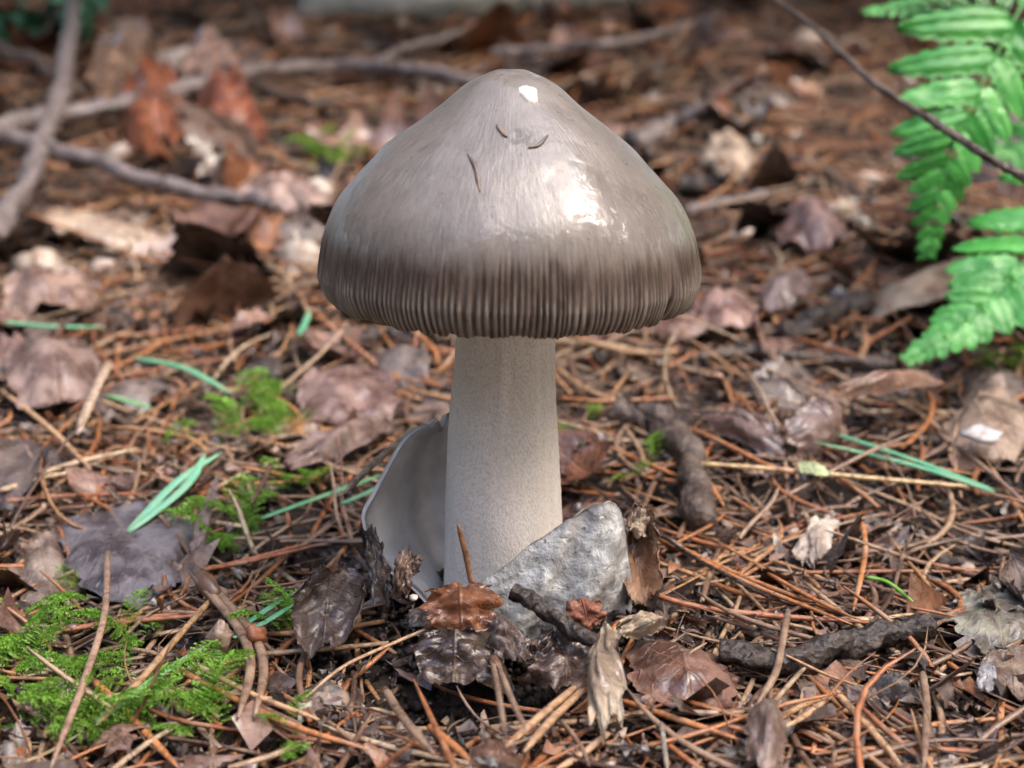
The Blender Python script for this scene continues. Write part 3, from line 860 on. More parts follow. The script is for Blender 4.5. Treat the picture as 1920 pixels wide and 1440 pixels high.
drop = np.maximum(0, zm - (za + zb) / 2) * 0.8
# keep clear of the mushroom
t = np.linspace(0, 1, 9)
sx = (x - dx)[:, None] + 2 * dx[:, None] * t; sy = (y - dy)[:, None] + 2 * dy[:, None] * t
ok = np.hypot(sx, sy).min(1) > 3.15
hol = (((sx + 0.6) / 2.3) ** 2 + ((sy + 4.3) / 1.25) ** 2).min(1) < 0.8
ok &= ~(hol & (rng.random(n) < 0.93))
sel = np.where(ok)[0]
# big in the picture first
px, py, dep = project(np.stack([x, y, zm], -1))
infr = (px > 20) & (px < 1900) & (py > 20) & (py < 1420)
size = np.where(infr & ~thin, L / dep, 0)
order = sel[np.argsort(-size[sel])]
NIND = 230
ind, rest = order[:NIND], order[NIND:]
def needle_paths(ids):
    m_ = len(ids); tt_ = np.linspace(0, 1, NSEG)
    bend = rng.normal(0, 0.075, m_) * L[ids] * np.where(thin[ids], 2.5, 1); s2 = rng.normal(0, 0.015, m_) * L[ids]
    prp = np.stack([-np.sin(az[ids]), np.cos(az[ids])], -1)
    off = bend[:, None] * 4 * tt_ * (1 - tt_) + s2[:, None] * np.sin(2 * math.pi * tt_)
    X_ = (x - dx)[ids, None] + 2 * dx[ids, None] * tt_ + prp[:, :1] * off
    Y_ = (y - dy)[ids, None] + 2 * dy[ids, None] * tt_ + prp[:, 1:] * off
    Z_ = za[ids, None] * (1 - tt_) + zb[ids, None] * tt_ + drop[ids, None] * 4 * tt_ * (1 - tt_)
    return np.stack([X_, Y_, Z_], -1)
PT = needle_paths(rest)
rad0 = np.where(thin[rest], rng.uniform(0.012, 0.035, len(rest)), rng.uniform(0.042, 0.092, len(rest))) * (1 + 0.004 * np.clip(y[rest], 0, 90))
tap = np.array([0.75, 1, 1, 1, 0.95, 0.8, 0.3])
T = np.gradient(PT, axis=1); T /= np.linalg.norm(T, axis=2)[..., None]
A = np.cross(T, np.array([0, 0, 1.0])); A /= np.linalg.norm(A, axis=2)[..., None] + 1e-9
B = np.cross(A, T)
tk = np.linspace(0, 2 * math.pi, NK, endpoint=False)
VV = PT[:, :, None, :] + (rad0[:, None] * tap)[:, :, None, None] * (np.cos(tk)[:, None] * A[:, :, None, :] + 0.75 * np.sin(tk)[:, None] * B[:, :, None, :])
f1 = gridF(NSEG, NK, True)
FF = (f1[None] + (np.arange(len(rest)) * NSEG * NK)[:, None, None]).reshape(-1, 4)
cc = NC[rng.choice(len(NC), len(rest), p=NCP / NCP.sum())] * rng.uniform(0.75, 1.2, (len(rest), 1)) * np.where(thin[rest], 0.6, 1)[:, None]
o = obj('pine_needle_litter', mesh('pine_needle_litter', VV.reshape(-1, 3), FF, M['needle_mass'], colors=np.repeat(cc, NSEG * NK, axis=0)))
tag(o, 'countless dead orange-brown pine needles strewn over the floor', kind='stuff')

NCN = ['orange', 'orange', 'golden tan', 'tan', 'dull brown', 'dark brown', 'blackish', 'straw pale']
PTI = needle_paths(ind)
for q, path in enumerate(PTI):
    ci = rng.choice(len(NC), p=NCP / NCP.sum())
    c0 = path.mean(0)
    V, F, uv = tube(catmull(path - c0, 9), random.uniform(0.05, 0.085) * np.array([.7, .95, 1, 1, 1, 1, .92, .75, .3]), 6, flat=0.75)
    o = obj('pine_needle', mesh('pine_needle', V, F, M['needle'], uv=uv), None, c0, color=NC[ci] * random.uniform(0.85, 1.15))
    tag(o, f'{"short" if np.linalg.norm(path[-1]-path[0]) < 4 else "long"} {NCN[ci]} dead pine needle lying loose near {near(c0)}', 'pine needle', f'{NCN[ci]} loose pine needles')

# ---------------------------------------------------------------- needles one can point at
def hero_needle(pxs, r, col, label, lift=0.5, name='pine_needle', cat='pine needle', depth=None, group=None, flat=0.8, mat='needle', twin=None):
    pts = [G(a, b, lift) if depth is None else P(a, b, d) for (a, b), d in zip(pxs, depth or [0] * len(pxs))]
    path = catmull(pts, 14)
    c0 = path[0].copy()
    rr = r * np.r_[0.75, 1.05, np.ones(8), 0.95, 0.85, 0.65, 0.25]
    if twin:                                  # two needles of one bundle, spreading from the sheath
        e = empty(name, c0)
        for sg in (-1, 1):
            side = np.cross(path[-1] - path[0], (0, 0, 1.0)); side /= np.linalg.norm(side)
            p2 = path - c0 + sg * side * (r * 0.9 + twin * np.linspace(0, 1, 14)[:, None] ** 1.5) + np.array([0, 0, sg * 0.02])
            V, F, uv = tube(p2, rr, 7, flat=flat)
            obj('needle', mesh('needle', V, F, M[mat], uv=uv), e, color=col)
        V, F, uv = tube((path - c0)[:3], [r * 1.7, r * 2.0, r * 1.5], 8, rough=0.2)
        obj('sheath', mesh('sheath', V, F, M['needle'], uv=uv), e, color=(0.14, 0.08, 0.055))
        tag(e, label, cat, group)
        return e
    V, F, uv = tube(path - c0, rr, 7, flat=flat)
    o = obj(name, mesh(name, V, F, M[mat], uv=uv), None, c0, color=col)
    return tag(o, label, cat, group)
OR = (0.50, 0.20, 0.075); TN = (0.52, 0.32, 0.18); GB = (0.25, 0.165, 0.115); DB = (0.12, 0.07, 0.05); ST = (0.66, 0.48, 0.25); RD = (0.42, 0.16, 0.08)
hero_needle([(1300, 868), (1480, 882), (1650, 898), (1850, 915)], 0.085, ST, 'long straw-yellow needle lying below the teal blade', 0.9)
hero_needle([(1288, 800), (1360, 832), (1440, 872), (1490, 888)], 0.075, OR, 'orange needle slanting above the long straw-yellow one', 0.9)
hero_needle([(1302, 865), (1330, 905), (1358, 950)], 0.07, OR, 'short orange needle crossing the head of the straw-yellow one', 0.9)
hero_needle([(1236, 1008), (1330, 1055), (1430, 1100), (1610, 1168)], 0.07, OR, 'long orange needle pair running right from the curled leaf by the sac', 0.7, twin=0.16)
hero_needle([(1212, 1110), (1300, 1136), (1420, 1152), (1640, 1168)], 0.085, RD, 'reddish ringed needle under the long orange pair', 0.6)
hero_needle([(1440, 1075), (1520, 1120), (1600, 1158)], 0.06, OR, 'thin orange needle sloping into the meeting point of the bundle', 0.8)
hero_needle([(1618, 980), (1622, 1040), (1600, 1145)], 0.075, OR, 'bent orange needle standing across the bundle tips', 1.0)
hero_needle([(1625, 1082), (1665, 1092), (1712, 1128)], 0.055, (0.16, 0.42, 0.03), 'short bright green needle tip', 0.9, mat='blade')
hero_needle([(1712, 1128), (1742, 1145), (1640, 1160), (1580, 1166)], 0.05, ST, 'yellowish hooked needle below the bright green tip', 0.5)
hero_needle([(1478, 1145), (1468, 1200), (1455, 1260), (1420, 1320)], 0.085, GB, 'grey-brown needle leaning across the dark bark twig', 1.1)
hero_needle([(1160, 1312), (1260, 1345), (1390, 1388)], 0.085, OR, 'thick ringed orange needle below the wet brown leaf', 0.6)
hero_needle([(1730, 1262), (1738, 1330), (1732, 1440)], 0.085, GB, 'upright grey-brown needle with pointed tip beside the black pebble', 0.9)
hero_needle([(1655, 1372), (1760, 1358), (1905, 1345)], 0.075, OR, 'orange needle lying under the upright pointed one', 0.4)
hero_needle([(1560, 1290), (1630, 1365), (1690, 1436)], 0.085, TN, 'tan needle slanting down from the tip of a bent one', 0.7)
hero_needle([(1565, 1296), (1520, 1335), (1470, 1365)], 0.07, TN, 'short tan needle leaning left to the pale curled scrap', 0.7)
hero_needle([(1240, 1355), (1246, 1400), (1252, 1450)], 0.05, (0.30, 0.29, 0.25), 'slim grey-green needle stub pointing up', 0.8)
hero_needle([(1600, 1420), (1720, 1405), (1870, 1385)], 0.065, OR, 'orange needle along the bluish wet patch', 0.3)
hero_needle([(1880, 1300), (1876, 1370), (1890, 1430)], 0.075, OR, 'curved orange needle at the edge of the mouldy scrap', 0.5)
hero_needle([(884, 1095), (872, 1035), (858, 982)], 0.085, (0.33, 0.16, 0.09), 'short pointed needle standing upright against the stalk', depth=[-2.7, -2.75, -2.8])
hero_needle([(1140, 1375), (1090, 1415), (1040, 1445)], 0.08, TN, 'tan needle end pointing to the pale curled scrap', 0.5)
hero_needle([(1105, 1275), (1030, 1340), (965, 1405)], 0.085, TN, 'thick tan needle crossing the front of the dark hollow', 1.2, twin=0.1)
hero_needle([(925, 1230), (945, 1300), (968, 1375)], 0.06, GB, 'thin bundle of brown needles hanging into the dark hollow', 1.9, twin=0.15)
hero_needle([(805, 1362), (840, 1390), (880, 1425)], 0.095, OR, 'stubby thick orange needle end in front of the dark hollow', 0.8)
hero_needle([(720, 1290), (755, 1345), (815, 1415)], 0.10, GB, 'thick grey-brown stalk sloping into the hollow edge', 0.8)
hero_needle([(820, 1172), (740, 1205), (640, 1252), (560, 1320)], 0.05, TN, 'thin pale leaf stalk running left from the orange-brown leaf', depth=[-3.2, -3.6, -4.2, -5.0])
hero_needle([(325, 1250), (440, 1310), (560, 1365), (690, 1405)], 0.08, OR, 'long orange needle sloping through the moss tufts', 0.8)
hero_needle([(365, 1245), (470, 1300), (600, 1350)], 0.07, TN, 'tan needle lying beside the long orange one by the moss', 1.0)
hero_needle([(368, 1075), (430, 1145), (470, 1200), (482, 1260), (462, 1345)], 0.115, GB, 'thick kinked grey-brown needle bundle bent beside the red bud', 1.0, twin=0.06)
hero_needle([(202, 1035), (196, 1150), (160, 1270), (95, 1440)], 0.085, (0.36, 0.23, 0.16), 'long arched pinkish-brown needle leaning in front of the grey leaf', 1.3)
hero_needle([(395, 1125), (320, 1210), (250, 1290), (180, 1360)], 0.085, (0.42, 0.26, 0.13), 'long golden needle slanting down left past the moss', 0.9)
hero_needle([(175, 1275), (240, 1340), (335, 1440)], 0.095, OR, 'thick dark-ringed orange needle behind the feathery moss', 0.6)
hero_needle([(118, 1182), (230, 1165), (400, 1148)], 0.075, RD, 'red-brown needle lying below the grey wet leaf', 0.5, twin=0.1)
hero_needle([(365, 1070), (450, 1055), (590, 1020)], 0.07, RD, 'red-brown needle pair above the thick kinked bundle', 0.8, twin=0.12)
hero_needle([(0, 940), (120, 930), (270, 925)], 0.07, RD, 'reddish needle above the grey wet leaf', 0.6)
hero_needle([(450, 875), (560, 895), (600, 890), (625, 860)], 0.07, OR, 'curved orange needle hooking up by the green blade', 0.7)
hero_needle([(430, 905), (520, 905), (590, 898)], 0.06, OR, 'orange needle just under the hooked one', 0.5)
hero_needle([(510, 870), (490, 910), (470, 945)], 0.07, DB, 'short dark needle stub sticking up by the moss', 1.1)
hero_needle([(780, 800), (700, 870), (640, 930)], 0.10, (0.40, 0.29, 0.19), 'pale stalk leaning on the tall sac flap', depth=[4.2, 2.0, 0.4])
hero_needle([(0, 730), (90, 800), (170, 880)], 0.09, TN, 'tan needle sloping down at the edge of the clearing', 0.9)
hero_needle([(65, 890), (150, 865), (255, 842)], 0.15, (0.62, 0.47, 0.30), 'broad pale straw blade lying on the needles', 0.9, flat=0.45)
hero_needle([(0, 920), (60, 900), (130, 885)], 0.14, (0.60, 0.46, 0.30), 'second broad pale straw blade at the edge of the needles', 0.8, flat=0.45)
hero_needle([(205, 680), (175, 740), (145, 815)], 0.16, (0.52, 0.39, 0.29), 'broad faded grass blade standing above the needles', 1.4, flat=0.4)
hero_needle([(1045, 690), (1100, 730), (1160, 750)], 0.075, TN, 'tan needle right behind the stalk', 0.8)
hero_needle([(1045, 745), (1130, 752), (1270, 745)], 0.07, OR, 'orange needle lying behind the stalk across the dark root', 0.8)
hero_needle([(1060, 640), (1160, 650), (1260, 672)], 0.10, (0.58, 0.43, 0.26), 'pale straw stalk under the cap edge', 0.8)
hero_needle([(1080, 632), (1180, 660), (1275, 660)], 0.09, (0.50, 0.30, 0.16), 'tan straw stalk under the cap edge beside the paler one', 1.0)
hero_needle([(1700, 930), (1790, 1010), (1880, 1040)], 0.06, GB, 'brown needle behind the grey twig', 0.5)
hero_needle([(1760, 812), (1850, 880), (1930, 950)], 0.075, (0.27, 0.17, 0.13), 'dull brown needle sloping beside the teal blade', 0.9)

# ---------------------------------------------------------------- green blades
GR = (0.10, 0.33, 0.19)
def blade(pxs, r, label, lift=0.8, col=GR, fork=None, flat=0.4):
    path = catmull([G(a, b, lift) for a, b in pxs], 16); c0 = path[0].copy()
    rr = r * np.r_[0.6, 0.9, np.ones(9), 0.95, 0.85, 0.7, 0.5, 0.15]
    if fork:
        e = empty('green_blade', c0)
        for pth in (path, catmull([G(a, b, lift + 0.05) for a, b in fork], 16)):
            V, F, uv = tube(pth - c0, rr, 8, flat=flat); obj('blade', mesh('blade', V, F, M['blade'], uv=uv), e, color=col)
        return tag(e, label, 'grass blade')
    V, F, uv = tube(path - c0, rr, 8, flat=flat)
    return tag(obj('green_blade', mesh('green_blade', V, F, M['blade'], uv=uv), None, c0, color=col), label, 'grass blade')
blade([(1860, 918), (1700, 858), (1525, 800)], 0.13, 'forked teal green blade lying above the straw-yellow needle', 0.9, fork=[(1865, 922), (1710, 872), (1525, 828)])
blade([(0, 603), (95, 612), (195, 613)], 0.16, 'straight blurred teal blade entering over the litter far from the mushroom', 1.2)
blade([(255, 672), (345, 690), (435, 738)], 0.17, 'arched teal blade dipping to the moss tuft', 1.4)
blade([(195, 740), (240, 752), (285, 765)], 0.14, 'short pale green blade below the arched one', 0.8, (0.15, 0.37, 0.16))
blade([(240, 998), (330, 905), (415, 848)], 0.15, 'forked pale teal blade lying on the grey wet leaf', 0.9, (0.17, 0.42, 0.27), fork=[(240, 998), (345, 915), (385, 850)])
blade([(490, 972), (600, 932), (722, 888)], 0.11, 'green blade reaching to the back of the sac flap', 0.9, (0.12, 0.33, 0.15))
blade([(640, 945), (700, 918), (735, 895)], 0.10, 'short green blade tucked behind the sac flap', 1.3, (0.14, 0.38, 0.22))
blade([(430, 1192), (490, 1150), (548, 1112)], 0.09, 'twin teal blade beside the red bud', 0.9, fork=[(438, 1196), (500, 1165), (552, 1132)])
blade([(180, 1355), (290, 1272), (390, 1208)], 0.10, 'long green blade turning brown, ending at the golden needle', 0.9, (0.14, 0.32, 0.14))
blade([(0, 1440), (80, 1415), (180, 1358)], 0.05, 'thin tan blade foot by the feathery moss', 0.5, (0.4, 0.25, 0.13))
blade([(560, 628), (572, 605), (580, 582)], 0.13, 'short blurred green blade standing left of the cap edge', 1.2)
blade([(1470, 410), (1500, 385)], 0.2, 'blurred green blade far behind beside the black stick', 1.0, (0.10, 0.22, 0.10))

# ---------------------------------------------------------------- twigs
def twig(pxs, r0, r1, mat, label, lift=0.3, name='twig', cat='twig', k=14, rough=0.32, depth=None, n=40, seed=1):
    pts = [G(a, b, lift) if depth is None else P(a, b, d) for (a, b), d in zip(pxs, depth or [0] * len(pxs))]
    path = catmull(pts, n); c0 = path[0].copy()
    L_ = np.linspace(0, 1, n)
    rad = r0 + (r1 - r0) * L_
    knot = 1 + 0.25 * np.exp(-((L_ - 0.37) / 0.02) ** 2) + 0.2 * np.exp(-((L_ - 0.71) / 0.02) ** 2)
    path = path + np.stack([vnoise(L_ * 9 + seed, 0 * L_, seed), vnoise(L_ * 9, 0 * L_ + seed, seed + 1), vnoise(L_ * 9 + 2 * seed, 0 * L_, seed + 2)], -1) * r0 * 0.75
    V, F, uv = tube(path - c0, rad * knot, k, rough=rough, seed=seed)
    return tag(obj(name, mesh(name, V, F, M[mat], uv=uv), None, c0), label, cat)
tw = twig([(1350, 1228), (1450, 1236), (1600, 1200), (1738, 1182)], 0.30, 0.27, 'bark_dark', 'black wet bark twig lying in front of the needle bundle', 0.75, rough=0.35, n=60, k=16, seed=3)
twig([(1150, 775), (1230, 795), (1285, 850), (1300, 920), (1320, 990)], 0.5, 0.42, 'bark_brown', 'thick dark root curving down behind the sac', 0.65, rough=0.25, n=60, k=16, seed=4, name='root', cat='root')
twig([(965, 1105), (1020, 1145), (1120, 1215)], 0.20, 0.16, 'bark_dark', 'short black rotten twig leaning on the front of the sac', depth=[-3.0, -3.4, -4.4], rough=0.4, n=40, seed=5)
twig([(1690, 1010), (1790, 1060), (1890, 1110)], 0.22, 0.2, 'bark_brown', 'grey-brown twig with bluish lichen on one end', 0.3, seed=6)
twig([(142, -20), (128, 120), (92, 235), (52, 330), (-20, 440)], 0.5, 0.42, 'bark_grey', 'pale grey stick leaning across the other branches', 2.6, seed=7)
twig([(-20, 238), (110, 218), (300, 178), (450, 135), (640, 124), (800, 132), (900, 165)], 0.5, 0.42, 'bark_grey', 'long dark grey branch arching behind the cap', 2.0, n=70, seed=8)
twig([(-20, 252), (150, 292), (270, 338), (430, 366), (520, 385)], 0.45, 0.3, 'bark_grey', 'grey stick lying low, ending on a pale leaf', 2.4, seed=9)
twig([(-20, 80), (70, 120), (150, 172)], 0.42, 0.35, 'bark_brown', 'brown stick sloping behind the pale grey one', 1.5, seed=10)
twig([(700, 122), (760, 92), (870, 60)], 0.28, 0.2, 'bark_grey', 'thin forked side branch above the arching branch', 2.2, seed=11)
twig([(920, 98), (1050, 88), (1180, 74), (1350, 30)], 0.3, 0.22, 'bark_grey', 'thin pale stick lying just behind the top of the cap', 2.0, seed=12)
twig([(1440, -10), (1530, 55), (1640, 155), (1780, 250), (1930, 340)], 0.09, 0.14, 'bark_brown', 'thin dark twig crossing in front of the fern', depth=[26, 20, 15.5, 12.5, 10.5], seed=13, n=60)
twig([(1185, 268), (1290, 222), (1400, 182)], 0.62, 0.5, 'bark_grey', 'thick grey stick right behind the cap shoulder', 0.6, seed=14)
twig([(1280, 355), (1350, 350), (1440, 345)], 0.55, 0.4, 'bark_dark', 'black stick lying right of the cap', 0.5, seed=15)
twig([(1285, 392), (1350, 382), (1430, 358)], 0.25, 0.2, 'bark_grey', 'thin pale stick below the black stick right of the cap', 0.8, seed=16)
twig([(1470, 630), (1560, 590), (1690, 542)], 0.45, 0.32, 'bark_dark', 'dark lichen-flecked twig between the fern tip and the curled leaf', 0.5, rough=0.35, seed=17)
twig([(1310, 668), (1420, 660), (1560, 676), (1680, 690)], 0.22, 0.2, 'bark_brown', 'brown bark strip roofing a dark gap', 0.8, seed=18)
twig([(670, 640), (720, 632), (775, 640)], 0.35, 0.3, 'bark_dark', 'short black wood chunk behind the left of the stalk', 0.4, seed=19, name='wood_chunk', cat='wood')
twig([(1230, 1000), (1330, 1060), (1440, 1120)], 0.05, 0.04, 'bark_dark', 'hair-thin black rootlet beside the long orange pair', 0.9, seed=20)
twig([(1165, 735), (1205, 770), (1245, 790)], 0.05, 0.04, 'bark_dark', 'thin black stalk sticking over the root', 1.2, seed=21)
twig([(1350, 1385), (1450, 1340), (1560, 1300)], 0.10, 0.08, 'bark_brown', 'slim grey twig under the pale curled scrap', 0.2, seed=22)
twig([(450, 150), (560, 185), (640, 195)], 0.32, 0.2, 'bark_brown', 'short brown side shoot hanging below the arching branch', 1.8, seed=23)
twig([(1490, 300), (1560, 330), (1640, 385)], 0.22, 0.15, 'bark_brown', 'dull brown twig lying in the needles behind the fern tip', 0.7, seed=24)

# fallen log along the top of the bank
pts = [G(560, 22, 1.0), G(860, 10, 1.6), G(1050, 2, 1.2), G(1240, -12, 1.0)]
path = catmull(pts, 60); c0 = path[0].copy()
V, F, uv = tube(path - c0, np.linspace(1.5, 1.1, 60), 22, rough=0.10, seed=30)
tag(obj('fallen_log', mesh('fallen_log', V, F, M['log'], uv=uv), None, c0), 'weathered grey-green fallen log at the top of the bank', 'log')

# ---------------------------------------------------------------- leaves one can point at: patches through four corners
def patch(cs, label, col, bulge=0.4, crump=0.25, tear=0.2, seed=1, nu=26, nv=20, name='dead_leaf', cat='leaf', thick=0.03, mat='leaf', curl=0.0):
    c00, c10, c11, c01 = [np.asarray(c, float) for c in cs]
    U = np.zeros((nu, nv, 3)); nrm = np.cross(c10 - c00, c01 - c00); nrm /= np.linalg.norm(nrm)
    if nrm[2] < 0: nrm = -nrm
    u = np.linspace(0, 1, nu)[:, None]; v = np.linspace(0, 1, nv)[None, :]
    ed = 0.10 * tear / 0.2
    uu = u + ed * (vnoise(v * 7 + seed, 0 * v, seed) * 1.2 + 0.6 * vnoise(v * 19 + seed, 0 * v, seed + 3)) * (2 * u - 1)
    vv = v + ed * (vnoise(u * 7 + seed, 0 * u + 5, seed + 1) * 1.2 + 0.6 * vnoise(u * 19, 0 * u + seed, seed + 4)) * (2 * v - 1)
    # corners are rounded off
    ru = 2 * uu - 1; rv = 2 * vv - 1
    uu = (ru * np.sqrt(np.clip(1 - 0.32 * rv ** 2, 0, 1)) + 1) / 2; vv = (rv * np.sqrt(np.clip(1 - 0.32 * ru ** 2, 0, 1)) + 1) / 2
    uu, vv = uu[..., None], vv[..., None]
    U = c00 * (1 - uu) * (1 - vv) + c10 * uu * (1 - vv) + c11 * uu * vv + c01 * (1 - uu) * vv
    sz = np.linalg.norm(c11 - c00)
    d = bulge * (np.sin(math.pi * u) * np.sin(math.pi * v)) + crump * (1.4 * vnoise(u * 3.2 + seed, v * 3.2, seed + 7) + 0.8 * vnoise(u * 8 + seed, v * 8, seed + 8) + 0.35 * vnoise(u * 18, v * 18 + seed, seed + 9))
    d = d + curl * (np.abs(2 * v - 1) ** 3)
    U = U + d[..., None] * nrm
    V, F, nf = sheet(U, thick, None)
    n_ = nu * nv
    uv = np.stack([np.repeat(np.linspace(0, 1, nu), nv), np.tile(np.linspace(0, 1, nv), nu)], -1)
    c0 = V.mean(0)
    o = obj(name, mesh(name, V - c0, F, M[mat], uv=np.vstack([uv, uv])), None, c0, color=col)
    return tag(o, label, cat)
def Gq(*q, lift=0.4): return [G(a, b, lift) for a, b in q]

patch(Gq((70, 985), (225, 1165), (385, 1060), (330, 925), lift=0.55), 'dark bluish-grey wet leaf lying flat left of the mushroom', (0.15, 0.135, 0.15), 0.25, 0.22, 0.25, 41)
patch([G(385, 925, 1.1), G(350, 1050, .9), G(375, 1065, .6), G(418, 880, .7)], 'folded dull purple edge of leaf beside the bluish-grey one', (0.20, 0.15, 0.14), 0.2, 0.15, 0.2, 42)
patch(Gq((20, 1000), (40, 1170), (170, 1130), (120, 985), lift=0.4), 'faded brown leaf tucked under the bluish-grey wet leaf', (0.30, 0.235, 0.19), 0.2, 0.25, 0.25, 43)
patch([P(795, 1100, -3.0), P(790, 1190, -3.7), P(945, 1185, -3.6), P(930, 1085, -2.9)], 'orange-brown wet leaf folded against the foot of the stalk', (0.27, 0.10, 0.04), 0.35, 0.28, 0.3, 44)
patch([P(1050, 1130, -2.9), P(1075, 1180, -3.2), P(1128, 1178, -3.1), P(1135, 1118, -2.8)], 'small red-brown leaf scrap below the white sac', (0.22, 0.075, 0.04), 0.15, 0.15, 0.3, 45)
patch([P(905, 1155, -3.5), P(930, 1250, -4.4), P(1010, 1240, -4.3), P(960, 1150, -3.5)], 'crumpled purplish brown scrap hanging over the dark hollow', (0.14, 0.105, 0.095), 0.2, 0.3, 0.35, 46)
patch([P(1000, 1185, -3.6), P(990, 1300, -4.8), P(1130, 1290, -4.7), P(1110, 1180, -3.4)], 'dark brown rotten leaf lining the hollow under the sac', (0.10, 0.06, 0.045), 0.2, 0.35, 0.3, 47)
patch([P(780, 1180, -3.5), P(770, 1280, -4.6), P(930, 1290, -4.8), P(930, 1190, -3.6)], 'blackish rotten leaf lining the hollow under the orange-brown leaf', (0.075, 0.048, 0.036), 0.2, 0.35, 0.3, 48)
patch(Gq((1175, 1200), (1195, 1330), (1400, 1345), (1345, 1210), lift=0.5), 'glossy red-brown leaf lying in front of the sac on the right', (0.19, 0.095, 0.065), 0.4, 0.22, 0.25, 49)
patch([G(1115, 1175, 1.0), G(1100, 1360, .8), G(1165, 1365, .9), G(1165, 1165, 1.5)], 'pale cream curled leaf strip standing beside the hollow', (0.50, 0.41, 0.29), 0.3, 0.28, 0.35, 50)
patch([G(1160, 1160, 1.5), G(1165, 1200, 1.3), G(1245, 1185, 1.0), G(1235, 1145, 1.2)], 'cream rolled scrap on top of the curled strip', (0.50, 0.40, 0.28), 0.45, 0.25, 0.3, 51)
patch([P(1175, 955, -0.5), P(1172, 1125, -2.0), P(1245, 1120, -1.9), P(1225, 950, -0.4)], 'curled brown leaf with pale back standing against the right of the sac', (0.26, 0.145, 0.085), -0.6, 0.28, 0.3, 52)
patch([P(1172, 948, -0.2), P(1170, 1010, -.8), P(1225, 1005, -.7), P(1215, 945, -0.1)], 'fibrous pale tan scrap crowning the curled brown leaf', (0.45, 0.35, 0.26), 0.4, 0.3, 0.4, 53)
patch([P(555, 1075, -2.4), P(550, 1235, -3.8), P(660, 1200, -3.6), P(690, 1050, -1.9)], 'dark purplish leaf standing left of the sac', (0.085, 0.06, 0.052), -0.5, 0.3, 0.25, 54)
patch([P(685, 985, -1.2), P(690, 1130, -2.7), P(745, 1140, -2.8), P(715, 1000, -1.5)], 'strip of dark rotten bark clinging to the sac flap', (0.07, 0.052, 0.045), 0.2, 0.25, 0.4, 55)
patch([P(742, 1030, -2.6), P(735, 1120, -3.0), P(768, 1122, -3.0), P(775, 1025, -2.6)], 'upright fibrous brown bark splinter before the sac flap', (0.23, 0.15, 0.115), 0.15, 0.2, 0.4, 56)
patch([P(765, 1045, -2.5), P(762, 1080, -2.7), P(782, 1078, -2.7), P(800, 1035, -2.5)], 'small dark tip of bark splinter before the sac flap', (0.15, 0.095, 0.07), 0.1, 0.12, 0.4, 57)
patch([G(1465, 780, 1.5), G(1500, 870, .3), G(1600, 830, .5), G(1560, 720, 2.2)], 'reddish-brown leaf rolled into an arch right of the root', (0.20, 0.125, 0.105), 0.6, 0.25, 0.15, 58)
patch([G(1545, 725, 2.1), G(1590, 745, 1.8), G(1800, 720, 1.6), G(1690, 690, 2.0)], 'long brown bark-like leaf edge bridging from the rolled leaf', (0.23, 0.125, 0.085), 0.5, 0.2, 0.15, 59)
patch([G(1310, 775, 1.3), G(1335, 800, 1.0), G(1490, 880, .5), G(1440, 770, 1.3)], 'brown leaf arching over a dark gap left of the rolled leaf', (0.17, 0.10, 0.08), 0.5, 0.2, 0.2, 60)
patch([G(1755, 800, .8), G(1800, 870, .6), G(1960, 850, .8), G(1880, 690, 1.6)], 'tan leaf with a whitish mould spot at the end of the teal blade', (0.33, 0.235, 0.17), 0.6, 0.25, 0.2, 61)
patch(Gq((1770, 1110), (1800, 1230), (1960, 1210), (1940, 1090), lift=0.6), 'mouldy grey-green crusted leaf scrap beside the black bark twig', (0.26, 0.25, 0.20), 0.3, 0.25, 0.35, 62)
patch(Gq((1840, 1225), (1850, 1310), (1960, 1330), (1940, 1220), lift=0.5), 'torn tan scrap below the mouldy one', (0.27, 0.20, 0.15), 0.2, 0.2, 0.35, 63)
patch(Gq((1405, 1320), (1390, 1450), (1470, 1450), (1475, 1330), lift=0.9), 'pale shiny curled leaf scrap standing in front of the slim twig', (0.36, 0.27, 0.22), 0.5, 0.25, 0.3, 64)
patch(Gq((1480, 1250), (1500, 1370), (1660, 1400), (1600, 1260), lift=0.2), 'dull brown leaf under the bent tan needles', (0.17, 0.115, 0.09), 0.2, 0.25, 0.25, 65)
patch(Gq((1700, 1360), (1680, 1460), (1880, 1460), (1850, 1360), lift=0.2), 'bluish wet leaf patch beneath orange needles', (0.16, 0.15, 0.16), 0.2, 0.2, 0.25, 66)
patch(Gq((690, 1345), (700, 1420), (850, 1430), (770, 1345), lift=0.3), 'flat beige leaf scrap by the thick sloping stalk', (0.33, 0.255, 0.205), 0.1, 0.15, 0.25, 67)
patch(Gq((880, 1390), (880, 1460), (1010, 1460), (970, 1385), lift=0.4), 'small glossy brown scrap in front of the hollow', (0.20, 0.105, 0.065), 0.2, 0.2, 0.3, 68)
patch(Gq((0, 1340), (0, 1440), (60, 1440), (60, 1350), lift=0.3), 'bleached whitish leaf scrap under the feathery moss', (0.45, 0.41, 0.37), 0.1, 0.15, 0.25, 69)
patch([G(225, 140, 2.5), G(225, 285, 1), G(340, 280, 1), G(340, 120, 2.5)], 'tall rust-orange leaf hanging under the arching branch', (0.22, 0.066, 0.026), 1.2, 0.8, 0.2, 70, thick=0.06)
patch([G(370, 140, 2.5), G(360, 270, 1), G(520, 265, 1), G(450, 130, 2.5)], 'rust-red leaf spreading below the arching branch', (0.23, 0.064, 0.028), 1.2, 0.8, 0.2, 71, thick=0.06)
patch([G(180, 50, 2.5), G(175, 190, 1), G(255, 170, 1), G(290, 30, 2.5)], 'tan brown curled leaf standing behind the arching branch', (0.27, 0.17, 0.11), 1.2, 0.9, 0.2, 72, thick=0.06)
